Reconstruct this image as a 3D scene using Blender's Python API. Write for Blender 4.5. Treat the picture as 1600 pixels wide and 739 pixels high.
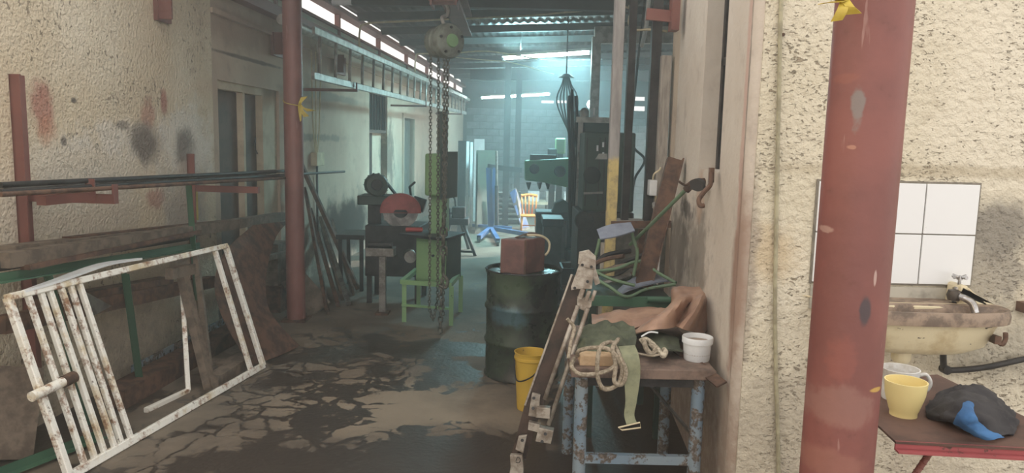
import bpy, bmesh, math, random
from mathutils import Vector, Matrix, noise
for o in list(bpy.data.objects): bpy.data.objects.remove(o)
random.seed(7)
SC = bpy.context.scene; COL = SC.collection
R = math.radians
V = Vector
# ------------------------------------------------------------------ camera
FPX = 1150.0; EYE = 1.65
PIT = math.atan(FPX / 9082); ROL = math.atan(212 / 9080)
_F = V((0, math.cos(PIT), -math.sin(PIT))); _U0 = V((0, math.sin(PIT), math.cos(PIT))); _R0 = V((1, 0, 0))
_R = math.cos(ROL) * _R0 + math.sin(ROL) * _U0; _U = math.cos(ROL) * _U0 - math.sin(ROL) * _R0
cd = bpy.data.cameras.new('camera'); cam = bpy.data.objects.new('camera', cd); COL.objects.link(cam)
cd.sensor_fit = 'HORIZONTAL'; cd.sensor_width = 36; cd.lens = 36 * FPX / 1600
cd.clip_start = .05; cd.clip_end = 200
M3 = Matrix((_R, _U, -_F)).transposed()
cam.matrix_world = Matrix.Translation((0, 0, EYE)) @ M3.to_4x4()
SC.camera = cam
# ------------------------------------------------------------------ light and exposure
SC.view_settings.view_transform = 'Standard'; SC.view_settings.look = 'None'; SC.view_settings.gamma = 1
SC.view_settings.use_curve_mapping = False
SC.view_settings.exposure = 0.78
SC.cycles.use_denoising = True
SC.cycles.max_bounces = 8; SC.cycles.volume_bounces = 1; SC.cycles.diffuse_bounces = 5
w = bpy.data.worlds.new('overcast_sky'); SC.world = w; w.use_nodes = True
bg = w.node_tree.nodes['Background']; bg.inputs['Color'].default_value = (1.0, .955, .90, 1); bg.inputs['Strength'].default_value = 1.0
def area(name, loc, size, size_y, power, color, target=None, rot=None):
    d = bpy.data.lights.new(name, 'AREA'); d.shape = 'RECTANGLE'; d.size = size; d.size_y = size_y; d.energy = power; d.color = color
    o = bpy.data.objects.new(name, d); COL.objects.link(o); o.location = loc
    if target is not None: o.rotation_euler = (V(target) - V(loc)).to_track_quat('-Z', 'Y').to_euler()
    return o
# daylight that comes through the big side doorway of the far hall (out of frame on the right)
area('doorway_daylight', (7.6, 12.5, 1.6), 3.5, 3.0, 260, (1, .97, .93), target=(-1, 13.5, .6))

# ------------------------------------------------------------------ pixel helpers: real distances go in
def ray(x, y): return _F * FPX + _R * (x - 800) - _U * (y - 369.5)
def P(x, y, Y):
    d = ray(x, y); return V((0, 0, EYE)) + d * (Y / d.y)
def G(x, y, z=0.0):
    d = ray(x, y); return V((0, 0, EYE)) + d * ((z - EYE) / d.z)
WA = R(3.5); WX = -2.9
WU = V((math.sin(WA), math.cos(WA), 0)); WN = V((math.cos(WA), -math.sin(WA), 0)); W0 = V((WX, 0, 0))
def LW(s, n, z): return W0 + WU * s + WN * n + V((0, 0, z))     # left wall frame: along, out of the wall, up
def L(x, y, n=0.0):
    d = ray(x, y); o = V((0, 0, EYE)); t = (n - (o - W0).dot(WN)) / d.dot(WN); return o + d * t
def Ls(x, y, n=0.0): return (L(x, y, n) - W0).dot(WU)
def Lz(x, y, n=0.0): return L(x, y, n).z
# ------------------------------------------------------------------ materials
def _n(nt, t, **k):
    n = nt.nodes.new(t)
    for a, b in k.items():
        if a.startswith('_'): n.inputs[a[1:].replace('_', ' ')].default_value = b
        else: setattr(n, a, b)
    return n
def rgba(c): return (c[0], c[1], c[2], 1)
def srgb(r, g, b):
    f = lambda v: ((v / 255 + .055) / 1.055) ** 2.4 if v / 255 > .04045 else v / 255 / 12.92
    l = .3 * r + .55 * g + .15 * b; k = .80
    return (f(l + (r - l) * k), f(l + (g - l) * k), f(l + (b - l) * k))
class Mt:
    def __init__(s, name, rough=.7, metal=0.0, spec=.4, space='Object'):
        s.m = bpy.data.materials.new(name); s.m.use_nodes = True; s.nt = s.m.node_tree
        s.b = s.nt.nodes['Principled BSDF']; s.b.inputs['Roughness'].default_value = rough; s.b.inputs['Metallic'].default_value = metal
        s.b.inputs['Specular IOR Level'].default_value = spec
        if space == 'World': s.co = s.nt.nodes.new('ShaderNodeNewGeometry').outputs['Position']
        else: s.co = s.nt.nodes.new('ShaderNodeTexCoord').outputs['Object']
    def lk(s, a, b): s.nt.links.new(a, b)
    def map(s, scale=(1, 1, 1), rot=(0, 0, 0), loc=(0, 0, 0)):
        n = _n(s.nt, 'ShaderNodeMapping', _Scale=scale, _Rotation=rot, _Location=loc); s.lk(s.co, n.inputs['Vector']); return n.outputs[0]
    def noise(s, scale, detail=4, rough=.55, co=None, dist=0.0):
        n = _n(s.nt, 'ShaderNodeTexNoise', _Scale=scale, _Detail=detail, _Roughness=rough, _Distortion=dist); s.lk(co or s.co, n.inputs['Vector']); return n.outputs['Fac']
    def vor(s, scale, feature='F1', co=None, out='Distance', rnd=1.0):
        n = _n(s.nt, 'ShaderNodeTexVoronoi', feature=feature, _Scale=scale, _Randomness=rnd); s.lk(co or s.co, n.inputs['Vector']); return n.outputs[out]
    def step(s, v, a, b, lo=0.0, hi=1.0):
        n = _n(s.nt, 'ShaderNodeMapRange', interpolation_type='SMOOTHSTEP'); s.lk(v, n.inputs[0])
        for k, x in zip((1, 2, 3, 4), (a, b, lo, hi)): n.inputs[k].default_value = x
        return n.outputs[0]
    def math(s, op, a, b=None):
        n = _n(s.nt, 'ShaderNodeMath', operation=op)
        for i, x in enumerate((a, b)):
            if x is None: continue
            if isinstance(x, (int, float)): n.inputs[i].default_value = x
            else: s.lk(x, n.inputs[i])
        return n.outputs[0]
    def mix(s, f, a, b):
        n = _n(s.nt, 'ShaderNodeMix', data_type='RGBA')
        if isinstance(f, (int, float)): n.inputs[0].default_value = f
        else: s.lk(f, n.inputs[0])
        for i, x in ((6, a), (7, b)):
            if isinstance(x, tuple): n.inputs[i].default_value = rgba(x)
            else: s.lk(x, n.inputs[i])
        return n.outputs[2]
    def blot(s, c, rad, strength=1.0, amt=.5, nscale=4.0, soft=.5):
        n = _n(s.nt, 'ShaderNodeVectorMath', operation='SUBTRACT'); s.lk(s.co, n.inputs[0]); n.inputs[1].default_value = c
        m = _n(s.nt, 'ShaderNodeVectorMath', operation='DIVIDE'); s.lk(n.outputs[0], m.inputs[0]); m.inputs[1].default_value = rad
        l = _n(s.nt, 'ShaderNodeVectorMath', operation='LENGTH'); s.lk(m.outputs[0], l.inputs[0])
        d = s.math('ADD', l.outputs['Value'], s.math('MULTIPLY', s.math('SUBTRACT', s.noise(nscale, 5, .65), .5), amt * 3))
        return s.math('MULTIPLY', s.step(d, 1 + soft * .5, 1 - soft), strength)
    def color(s, c):
        if isinstance(c, tuple): s.b.inputs['Base Color'].default_value = rgba(c)
        else: s.lk(c, s.b.inputs['Base Color'])
        return s
    def rough(s, v): s.lk(v, s.b.inputs['Roughness']); return s
    def bump(s, h, strength=.5, dist=.01):
        n = _n(s.nt, 'ShaderNodeBump', _Strength=strength, _Distance=dist); s.lk(h, n.inputs['Height'])
        s.lk(n.outputs[0], s.b.inputs['Normal']); return s
def simple(name, c1, c2=None, scale=8, rough=.7, metal=0.0, bump=.25, bd=.004, fine=40, lo=.4, hi=.62, spec=.4, stretch=(1, 1, 1)):
    m = Mt(name, rough, metal, spec); co = m.map(stretch)
    m.color(m.mix(m.step(m.noise(scale, 6, .65, co), lo, hi), c1, c2 or tuple(x * .7 for x in c1)))
    if bump: m.bump(m.noise(fine, 4, .6, co), bump, bd)
    return m.m
def painted(name, c, c2=None, rust=srgb(92, 55, 34), amount=.5, scale=9, rough=.55, fine=45):
    m = Mt(name, rough, 0, .4)
    col = m.mix(m.step(m.noise(3, 4), .35, .65), c, c2 or tuple(x * .75 for x in c))
    n1 = m.noise(scale, 8, .72); th = .72 - .3 * amount
    mask = m.step(n1, th, th + .045)
    rc = m.mix(m.step(m.noise(scale * 4, 4), .4, .6), rust, tuple(x * .5 for x in rust))
    m.color(m.mix(mask, col, rc)); m.rough(m.step(mask, 0, 1, rough, .9))
    m.bump(m.math('SUBTRACT', m.math('MULTIPLY', m.noise(fine, 4), .4), m.math('MULTIPLY', mask, .35)), .35, .004)
    return m.m
def glow(name, c, st):
    m = bpy.data.materials.new(name); m.use_nodes = True; b = m.node_tree.nodes['Principled BSDF']
    b.inputs['Base Color'].default_value = rgba(c); b.inputs['Emission Color'].default_value = rgba(c); b.inputs['Emission Strength'].default_value = st
    return m
# ------------------------------------------------------------------ mesh helpers
ORG = {}
def frame(d):
    d = V(d).normalized(); a = V((0, 0, 1)) if abs(d.z) < .95 else V((0, 1, 0))
    x = a.cross(d).normalized(); return x, d.cross(x).normalized(), d
class MB:
    def __init__(s): s.v = []; s.f = []; s.sm = []
    def add(s, vs, fs, smooth=False):
        b = len(s.v); s.v += [V(x) for x in vs]
        for f in fs: s.f.append(tuple(b + i for i in f)); s.sm.append(smooth)
        return s
    def hexa(s, p): return s.add(p, [(0, 3, 2, 1), (4, 5, 6, 7), (0, 1, 5, 4), (1, 2, 6, 5), (2, 3, 7, 6), (3, 0, 4, 7)])
    def box(s, a, b):
        (x0, y0, z0), (x1, y1, z1) = a, b
        x0, x1 = min(x0, x1), max(x0, x1); y0, y1 = min(y0, y1), max(y0, y1); z0, z1 = min(z0, z1), max(z0, z1)
        return s.hexa([(x0, y0, z0), (x1, y0, z0), (x1, y1, z0), (x0, y1, z0), (x0, y0, z1), (x1, y0, z1), (x1, y1, z1), (x0, y1, z1)])
    def lbox(s, a, b):    # box in the left wall frame
        s0, s1 = sorted((a[0], b[0])); n0, n1 = sorted((a[1], b[1])); z0, z1 = sorted((a[2], b[2]))
        return s.hexa([LW(*q) for q in ((s0, n1, z0), (s0, n0, z0), (s1, n0, z0), (s1, n1, z0), (s0, n1, z1), (s0, n0, z1), (s1, n0, z1), (s1, n1, z1))][::1]) if False else s.hexa([LW(*q) for q in ((s0, n0, z0), (s0, n1, z0), (s1, n1, z0), (s1, n0, z0), (s0, n0, z1), (s0, n1, z1), (s1, n1, z1), (s1, n0, z1))])
    def bar(s, p0, p1, w, h, up=(0, 0, 1), b=0.0):   # rectangular bar; w across, h along up; optional bevel
        p0, p1 = V(p0), V(p1); d = (p1 - p0).normalized(); u = V(up); u = (u - d * u.dot(d))
        if u.length < 1e-4: u = V((0, 1, 0)) - d * d.y
        u.normalize(); x = d.cross(u).normalized()
        pts = []
        if b <= 0: prof = [(-w / 2, -h / 2), (w / 2, -h / 2), (w / 2, h / 2), (-w / 2, h / 2)]
        else: prof = [(-w / 2 + b, -h / 2), (w / 2 - b, -h / 2), (w / 2, -h / 2 + b), (w / 2, h / 2 - b), (w / 2 - b, h / 2), (-w / 2 + b, h / 2), (-w / 2, h / 2 - b), (-w / 2, -h / 2 + b)]
        n = len(prof)
        for p in (p0, p1): pts += [p + x * a + u * c for a, c in prof]
        fs = [tuple(range(n))[::-1], tuple(range(n, 2 * n))] + [(i, (i + 1) % n, n + (i + 1) % n, n + i) for i in range(n)]
        return s.add(pts, fs)
    def angle(s, p0, p1, w, t, up=(0, 0, 1), flip=1):    # steel angle section
        p0, p1 = V(p0), V(p1); d = (p1 - p0).normalized(); u = V(up); u = (u - d * u.dot(d)).normalized(); x = d.cross(u).normalized() * flip
        s.bar(p0 + u * w / 2, p1 + u * w / 2, t, w, u); s.bar(p0 + x * (w / 2 + t / 2) + u * t / 2, p1 + x * (w / 2 + t / 2) + u * t / 2, w - t, t, u); return s
    def cyl(s, p0, p1, r, r1=None, n=16, caps=True, smooth=True):
        p0, p1 = V(p0), V(p1); r1 = r if r1 is None else r1; x, y, d = frame(p1 - p0)
        ps = [p0 + (x * math.cos(a) + y * math.sin(a)) * r for a in [2 * math.pi * i / n for i in range(n)]] + [p1 + (x * math.cos(a) + y * math.sin(a)) * r1 for a in [2 * math.pi * i / n for i in range(n)]]
        s.add(ps, [(i, (i + 1) % n, n + (i + 1) % n, n + i) for i in range(n)], smooth)
        if caps: s.add(ps, [tuple(range(n))[::-1], tuple(range(n, 2 * n))])
        return s
    def tube(s, path, r, n=8, closed=False, smooth=True, sub=0):
        path = [V(p) for p in path]
        if sub:
            q = []; m = len(path)
            rng = range(m if closed else m - 1)
            for i in rng:
                g = lambda k: path[k % m] if closed else path[max(0, min(m - 1, k))]
                a, b, c, d = g(i - 1), g(i), g(i + 1), g(i + 2)
                for j in range(sub):
                    t = j / sub
                    q.append(.5 * ((2 * b) + (c - a) * t + (2 * a - 5 * b + 4 * c - d) * t * t + (3 * b - a - 3 * c + d) * t ** 3))
            if not closed: q.append(path[-1])
            path = q
        m = len(path); ps = []; px = None
        for i, p in enumerate(path):
            if closed: d = path[(i + 1) % m] - path[i - 1]
            else: d = path[min(i + 1, m - 1)] - path[max(i - 1, 0)]
            d.normalize()
            if px is None: x = frame(d)[0]
            else:
                x = px - d * px.dot(d); x = x.normalized() if x.length > 1e-5 else frame(d)[0]
            px = x; y = d.cross(x)
            rr = r(i / max(1, m - 1)) if callable(r) else r
            ps += [p + (x * math.cos(2 * math.pi * k / n) + y * math.sin(2 * math.pi * k / n)) * rr for k in range(n)]
        fs = []
        for i in range(m if closed else m - 1):
            j = (i + 1) % m
            for k in range(n): fs.append((i * n + k, i * n + (k + 1) % n, j * n + (k + 1) % n, j * n + k))
        s.add(ps, fs, smooth)
        if not closed: s.add(ps[:n], [tuple(range(n))[::-1]]); s.add(ps[-n:], [tuple(range(n))])
        return s
    def lathe(s, c, prof, n=24, axis=(0, 0, 1), smooth=True, closed=False, a0=0, a1=2 * math.pi):
        c = V(c); x, y, d = frame(axis); ps = []
        for (r, h) in prof:
            for k in range(n):
                a = a0 + (a1 - a0) * k / n; ps.append(c + d * h + (x * math.cos(a) + y * math.sin(a)) * max(r, 1e-5))
        m = len(prof); fs = []
        for i in range(m - 1 + (1 if closed else 0)):
            j = (i + 1) % m
            for k in range(n): fs.append((i * n + k, i * n + (k + 1) % n, j * n + (k + 1) % n, j * n + k))
        return s.add(ps, fs, smooth)
    def prism(s, poly, vec, smooth=False):
        poly = [V(p) for p in poly]; vec = V(vec); n = len(poly)
        nn = V((0, 0, 0))
        for i in range(n): nn += poly[i].cross(poly[(i + 1) % n])
        if nn.dot(vec) < 0: poly = poly[::-1]
        s.add(poly + [p + vec for p in poly], [tuple(range(n))[::-1], tuple(range(n, 2 * n))] + [(i, (i + 1) % n, n + (i + 1) % n, n + i) for i in range(n)], False)
        return s
    def loft(s, rings, smooth=True, cap0=False, cap1=False):
        n = len(rings[0]); ps = [V(p) for r in rings for p in r]; fs = []
        for i in range(len(rings) - 1):
            for k in range(n): fs.append((i * n + k, i * n + (k + 1) % n, (i + 1) * n + (k + 1) % n, (i + 1) * n + k))
        s.add(ps, fs, smooth)
        if cap0: s.add(ps[:n], [tuple(range(n))[::-1]])
        if cap1: s.add(ps[-n:], [tuple(range(n))])
        return s
    def sheet(s, grid, t=.01, su=6, sv=6, smooth=True, wrinkle=0.0, ws=8):   # smooth thick sheet through a grid of points
        g = [[V(p) for p in r] for r in grid]
        def cr(pts, sub):
            m = len(pts); out = []
            for i in range(m - 1):
                a, b, c, d = pts[max(i - 1, 0)], pts[i], pts[i + 1], pts[min(i + 2, m - 1)]
                for j in range(sub):
                    u = j / sub; out.append(.5 * ((2 * b) + (c - a) * u + (2 * a - 5 * b + 4 * c - d) * u * u + (3 * b - a - 3 * c + d) * u ** 3))
            out.append(pts[-1].copy()); return out
        rows = [cr(r, su) for r in g]; cols = [cr([r[i] for r in rows], sv) for i in range(len(rows[0]))]
        nu = len(cols); nv = len(cols[0]); top = []
        nor = []
        for i in range(nu):
            for j in range(nv):
                a = cols[min(i + 1, nu - 1)][j] - cols[max(i - 1, 0)][j]; b = cols[i][min(j + 1, nv - 1)] - cols[i][max(j - 1, 0)]
                q = a.cross(b); nor.append(q.normalized() if q.length > 1e-9 else V((0, 0, 1)))
        for i in range(nu):
            for j in range(nv):
                p = cols[i][j]
                if wrinkle: p = p + nor[i * nv + j] * wrinkle * (noise.noise(p * ws) + .5 * noise.noise(p * ws * 2.3))
                top.append(p)
        bot = [p - q * t for p, q in zip(top, nor)]; N = nu * nv; fs = []
        for i in range(nu - 1):
            for j in range(nv - 1):
                a, b, c, d = i * nv + j, (i + 1) * nv + j, (i + 1) * nv + j + 1, i * nv + j + 1
                fs.append((a, b, c, d)); fs.append((N + a, N + d, N + c, N + b))
        for i in range(nu - 1):
            for j0, fl in ((0, 1), (nv - 1, 0)):
                a, b = i * nv + j0, (i + 1) * nv + j0; fs.append((a, N + a, N + b, b) if fl else (a, b, N + b, N + a))
        for j in range(nv - 1):
            for i0, fl in ((0, 0), (nu - 1, 1)):
                a, b = i0 * nv + j, i0 * nv + j + 1; fs.append((a, N + a, N + b, b) if fl else (a, b, N + b, N + a))
        return s.add(top + bot, fs, smooth)
    def build(s, name, mat, parent=None, bevel=0.0, bseg=2, org=None, merge=True, auto=False):
        if org is None:
            if parent is not None: org = ORG[parent.name]
            else:
                xs = [p.x for p in s.v]; ys = [p.y for p in s.v]; org = V(((min(xs) + max(xs)) / 2, (min(ys) + max(ys)) / 2, min(p.z for p in s.v)))
        org = V(org)
        me = bpy.data.meshes.new(name); me.from_pydata([p - org for p in s.v], [], s.f); me.update()
        for p, k in zip(me.polygons, s.sm): p.use_smooth = k
        bm = bmesh.new(); bm.from_mesh(me)
        if merge: bmesh.ops.remove_doubles(bm, verts=bm.verts, dist=1e-5)
        bmesh.ops.recalc_face_normals(bm, faces=bm.faces)
        if bevel > 0:
            es = [e for e in bm.edges if len(e.link_faces) == 2 and e.calc_face_angle(0) > .6]
            bmesh.ops.bevel(bm, geom=es, offset=bevel, segments=bseg, affect='EDGES', profile=.5)
        for e in bm.edges:
            if len(e.link_faces) == 2 and e.calc_face_angle(0) > .7: e.smooth = False
        bm.to_mesh(me); bm.free()
        o = bpy.data.objects.new(name, me); COL.objects.link(o); me.materials.append(mat)
        if parent is not None: o.parent = parent
        else: o.location = org
        ORG[o.name] = org
        return o
def tag(o, label=None, cat=None, group=None, kind=None):
    if label: o['label'] = label
    if cat: o['category'] = cat
    if group: o['group'] = group
    if kind: o['kind'] = kind
    return o
def thing(name, label, cat, loc=(0, 0, 0), group=None):
    o = bpy.data.objects.new(name, None); COL.objects.link(o); o.location = loc; o.empty_display_size = .1
    ORG[o.name] = V(loc); return tag(o, label, cat, group)
def struct(mb, name, mat, **k): return tag(mb.build(name, mat, org=(0, 0, 0), **k), kind='structure')
def one(mb, name, mat, label, cat, group=None, **k): return tag(mb.build(name, mat, **k), label, cat, group)
def copy_tree(o, loc, rz=None, label=None):
    c = o.copy(); COL.objects.link(c); c.location = loc
    if rz is not None: c.rotation_euler.z = rz
    if label: c['label'] = label
    for ch in list(o.children):
        d = ch.copy(); COL.objects.link(d); d.parent = c
        for g in list(ch.children):
            e = g.copy(); COL.objects.link(e); e.parent = d
    return c
# ------------------------------------------------------------------ sun through the side doorway of the hall
sd = bpy.data.lights.new('sun', 'SUN'); sd.energy = 6.0; sd.angle = R(1.5); sd.color = (1, .95, .88)
so = bpy.data.objects.new('sun', sd); COL.objects.link(so); so.rotation_euler = V((-1, -.6, -.42)).to_track_quat('-Z', 'Y').to_euler(); so.location = (8, 14, 5)
# ------------------------------------------------------------------ shared materials
RUSTC = srgb(110, 62, 40)
def wallmat(name, base, pale, dark, fine, bstr, bdist, blots, rot=0.0, pits=None, lowgrime=None):
    m = Mt(name, .92, 0, .2, 'World')
    c = m.mix(m.step(m.noise(.9, 5, .6), .35, .65), base, pale)
    c = m.mix(m.step(m.noise(5, 7, .7), .52, .75, 0, .55), c, dark)
    hn = None
    if pits:
        co = m.map(pits[0], pits[1])
        v = m.noise(pits[2], 3, .6, co, .6); gate = m.step(m.noise(2.4, 4, .6), .35, .65, -.07, .06)
        pm = m.step(m.math('ADD', v, gate), pits[3], pits[3] + .05)
        c = m.mix(m.math('MULTIPLY', pm, .8), c, pits[4]); hn = m.math('SUBTRACT', m.noise(fine, 3), m.math('MULTIPLY', pm, 1.2))
    if lowgrime:
        z0, z1, col, st = lowgrime
        sx = _n(m.nt, 'ShaderNodeSeparateXYZ'); m.lk(m.co, sx.inputs[0])
        g = m.math('ADD', sx.outputs['Z'], m.math('MULTIPLY', m.math('SUBTRACT', m.noise(2.5, 6, .65), .5), 1.6))
        c = m.mix(m.math('MULTIPLY', m.step(g, z1, z0), m.step(m.noise(14, 5, .7), .25, .6, st * .45, st)), c, col)
    for (ctr, rad, col, st, amt, ns) in blots:
        c = m.mix(m.blot(ctr, rad, st, amt, ns), c, col)
    m.color(c); m.bump(hn if hn is not None else m.noise(fine, 3, .6), bstr, bdist)
    return m.m
def B(p, rad, col, st=.7, amt=.5, ns=6): return (tuple(p), rad, col, st, amt, ns)
RED = srgb(176, 100, 88); GRY = srgb(120, 112, 104); DGR = srgb(84, 78, 74)
M = {}
M['stucco'] = wallmat('rough_cream_stucco', srgb(214, 196, 164), srgb(226, 214, 188), srgb(180, 160, 134), 44, .7, .03, [
    B(L(300, 225), (.5, .55, .30), srgb(222, 218, 208), .75, .8, 5), B(L(150, 260), (.5, .8, .22), srgb(216, 208, 192), .55, .7, 4), B(L(200, 215), (.4, .5, .12), srgb(224, 218, 206), .6, .9, 7),
    B(L(66, 165), (.3, .10, .17), RED, .75, .4, 9), B(L(72, 205), (.3, .08, .10), srgb(196, 130, 100), .5, .4, 9),
    B(L(232, 178), (.3, .09, .12), RED, .55, .5, 9), B(L(256, 158), (.3, .05, .10), RED, .75, .3, 12), B(L(245, 310), (.3, .14, .08), RED, .6, .6, 12),
    B(L(228, 225), (.35, .20, .15), GRY, .95, .45, 5), B(L(288, 232), (.35, .16, .16), GRY, .9, .5, 5), B(L(190, 195), (.3, .1, .03), GRY, .7, .6, 10), B(L(115, 157), (.3, .03, .02), DGR, .9, .4, 12), B(L(99, 220), (.3, .03, .03), DGR, .8, .4, 12),
    B(L(120, 330), (.5, .7, .30), srgb(188, 180, 168), .5, .6, 3), B(L(290, 340), (.4, .35, .5), srgb(170, 166, 160), .65, .7, 4)],
    pits=((1, 1, .8), (0, 0, 0), 34, .64, srgb(140, 124, 104)), lowgrime=(.0, .75, srgb(132, 120, 108), .7))
M['plaster'] = wallmat('dirty_grey_plaster', srgb(192, 168, 146), srgb(206, 188, 164), srgb(146, 128, 112), 30, .35, .01, [
    B(L(520, 152), (1.6, 1.8, .06), srgb(112, 116, 108), .6, .4, 3), B(L(500, 215), (.6, 1.3, .05), srgb(104, 96, 90), .6, .9, 5),
    B(L(545, 350), (1.2, 1.3, .42), srgb(62, 56, 52), .95, .7, 2.5), B(L(500, 120), (.5, .5, .5), srgb(150, 142, 130), .5, .7, 3),
    B(L(612, 245), (.3, .35, .5), srgb(66, 62, 58), .7, .9, 4), B(L(390, 92), (.3, .9, .02), srgb(92, 84, 78), .8, .5, 5), B(L(380, 50), (.3, .6, .2), srgb(150, 128, 110), .5, .6, 4),
    B(L(700, 265), (.5, 1.6, .35), srgb(96, 92, 90), .8, .8, 2.5)], lowgrime=(.2, 1.1, srgb(104, 96, 88), .85))
M['pitted'] = wallmat('pitted_cream_plaster', srgb(208, 197, 170), srgb(219, 209, 186), srgb(190, 176, 148), 34, .8, .022, [
    B(P(1560, 360, 2.95), (.17, .4, .14), srgb(128, 122, 112), .85, .5, 7), B(P(1545, 430, 2.95), (.2, .4, .12), srgb(150, 142, 128), .8, .7, 9),
    B(P(1590, 560, 2.95), (.3, .4, .12), srgb(160, 152, 136), .6, .7, 9), B(P(1480, 268, 2.95), (.8, .4, .03), srgb(176, 160, 130), .6, .6, 6),
    B(P(1200, 400, 2.95), (.14, .4, .14), srgb(196, 168, 124), .6, .8, 5), B(P(1230, 640, 2.95), (.3, .4, .25), srgb(170, 158, 138), .6, .9, 6),
    B(P(1166, 420, 2.95), (.05, .4, .5), srgb(160, 146, 130), .8, .6, 6)],
    pits=((1, 1, 2.2), (0, R(24), 0), 40, .615, srgb(140, 124, 100)), lowgrime=(.1, .8, srgb(164, 150, 132), .75))
M['smooth'] = wallmat('smooth_pinkish_plaster', srgb(200, 186, 170), srgb(212, 202, 188), srgb(160, 144, 132), 22, .4, .012, [
    B(P(1142, 150, 3.06), (.2, .035, 1.2), srgb(196, 140, 124), .55, .5, 5), B(P(1148, 250, 3.02), (.2, .018, 1.2), srgb(110, 98, 88), .8, .5, 7),
    B(P(1146, 430, 3.02), (.2, .10, .42), srgb(150, 112, 92), .8, .5, 5), B(P(1060, 385, 4.6), (.3, .55, .25), srgb(108, 98, 88), .75, .9, 6), B(P(1092, 400, 3.9), (.3, .3, .3), srgb(120, 110, 98), .7, .9, 7),
    B(P(1075, 325, 4.3), (.3, .18, .06), srgb(64, 60, 58), .75, 1.0, 9), B(P(1096, 310, 3.9), (.3, .12, .14), srgb(190, 150, 120), .6, .7, 6)],
    lowgrime=(.3, .95, srgb(150, 124, 106), .8))
def floor_mat():
    m = Mt('oil_stained_concrete', .8, 0, .4, 'World')
    c = m.mix(m.step(m.noise(1.1, 6, .65), .35, .65), srgb(98, 86, 73), srgb(128, 113, 95))
    c = m.mix(m.step(m.noise(9, 6, .7), .5, .8, 0, .5), c, srgb(84, 74, 64))
    dn = _n(m.nt, 'ShaderNodeTexNoise', _Scale=2.5, _Detail=4); m.lk(m.co, dn.inputs['Vector'])
    vm = _n(m.nt, 'ShaderNodeVectorMath', operation='MULTIPLY_ADD'); m.lk(dn.outputs['Color'], vm.inputs[0]); vm.inputs[1].default_value = (.5, .5, 0); m.lk(m.co, vm.inputs[2])
    v = m.vor(5.2, 'DISTANCE_TO_EDGE', vm.outputs[0])
    near = m.blot((-.15, 3.3, 0), (1.9, .85, 1), 1, .35, 1.5); net = m.blot((-1.25, 5.0, 0), (.65, 1.5, 1), 1, .4, 1.5)
    pud = m.blot((-.75, 5.75, 0), (.8, .30, 1), 1, .5, 3); lane = m.blot((-.45, 5.15, 0), (.28, .5, 1), 1, .6, 3)
    rt = m.blot((.75, 4.0, 0), (.62, 1.3, 1), 1, .3, 1.5); lft = m.blot((-2.75, 4.6, 0), (.5, 2.2, 1), 1, .3, 1.5)  # darkens the floor under the table and bench and along the left rack
    dry = m.blot((-.25, 4.45, 0), (.6, .38, 1), 1, .5, 2.5)
    w1 = m.math('MAXIMUM', m.math('MULTIPLY', net, .40), m.math('MULTIPLY', near, .68)); w2 = m.math('MAXIMUM', m.math('MULTIPLY', pud, .62), m.math('MULTIPLY', m.math('MAXIMUM', rt, lft), .95))
    wet_dark = m.math('SUBTRACT', m.math('MAXIMUM', m.math('MAXIMUM', w1, w2), m.math('MULTIPLY', lane, .5)), m.math('MULTIPLY', dry, .25))
    fld = m.math('ADD', wet_dark, m.math('MULTIPLY', m.math('SUBTRACT', m.noise(3.2, 8, .70), .5), 2.0))
    fld = m.math('SUBTRACT', fld, m.math('MULTIPLY', m.step(v, 0, .13), .30))
    dk = m.step(fld, .02, .16)
    c = m.mix(m.math('MULTIPLY', dk, .88), c, srgb(52, 43, 37))
    c = m.mix(m.math('MULTIPLY', near, .45), c, srgb(60, 50, 42))
    lt = m.blot((-.85, 4.45, 0), (.75, .55, 1), .55, .5, 3); c = m.mix(m.math('MULTIPLY', lt, m.step(dk, 1, 0)), c, srgb(160, 142, 118))
    m.color(c); m.rough(m.step(dk, 0, 1, .85, .5)); m.bump(m.math('ADD', m.noise(35, 4), m.math('MULTIPLY', m.noise(5, 4), 2)), .35, .008)
    return m.m
M['floor'] = floor_mat()
M['roof'] = simple('weathered_roof_sheet', srgb(50, 56, 56), srgb(38, 42, 42), 4, .6, .2)
M['redsteel'] = painted('red_oxide_painted_steel', srgb(136, 78, 68), srgb(120, 68, 60), srgb(84, 56, 46), .15, 7)
M['redpost'] = None
M['rust'] = simple('brown_rusty_steel', srgb(112, 80, 62), srgb(76, 56, 46), 12, .85, .1)
M['darksteel'] = simple('dark_mill_steel', srgb(62, 60, 60), srgb(44, 42, 42), 9, .55, .4)
M['steel'] = simple('bare_steel', srgb(150, 146, 140), srgb(110, 104, 98), 9, .4, .7)
M['galv'] = simple('dull_aluminium', srgb(178, 176, 168), srgb(140, 136, 128), 9, .5, .5)
M['green'] = painted('green_painted_angle_iron', srgb(62, 108, 80), srgb(52, 92, 70), srgb(70, 60, 50), .2, 10)
M['lightgreen'] = painted('pale_green_machine_paint', srgb(132, 178, 112), srgb(120, 166, 106), srgb(70, 66, 52), .12, 10)
M['darkgreen'] = painted('dark_green_machine_paint', srgb(54, 74, 62), srgb(46, 62, 54), srgb(44, 42, 38), .3, 8)
M['blue'] = painted('chipped_blue_paint', srgb(104, 130, 152), srgb(128, 144, 154), srgb(120, 106, 94), .78, 16)
wr_ = Mt('rusty_white_painted_bar', .6, 0, .4); c_ = wr_.mix(wr_.step(wr_.noise(5, 6, .7), .50, .68), srgb(240, 238, 228), srgb(216, 196, 156))
c_ = wr_.mix(wr_.step(wr_.noise(11, 8, .75), .50, .64, 0, .95), c_, srgb(150, 100, 62)); c_ = wr_.mix(wr_.step(wr_.noise(30, 6, .75), .60, .66, 0, .8), c_, srgb(96, 60, 40))
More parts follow.
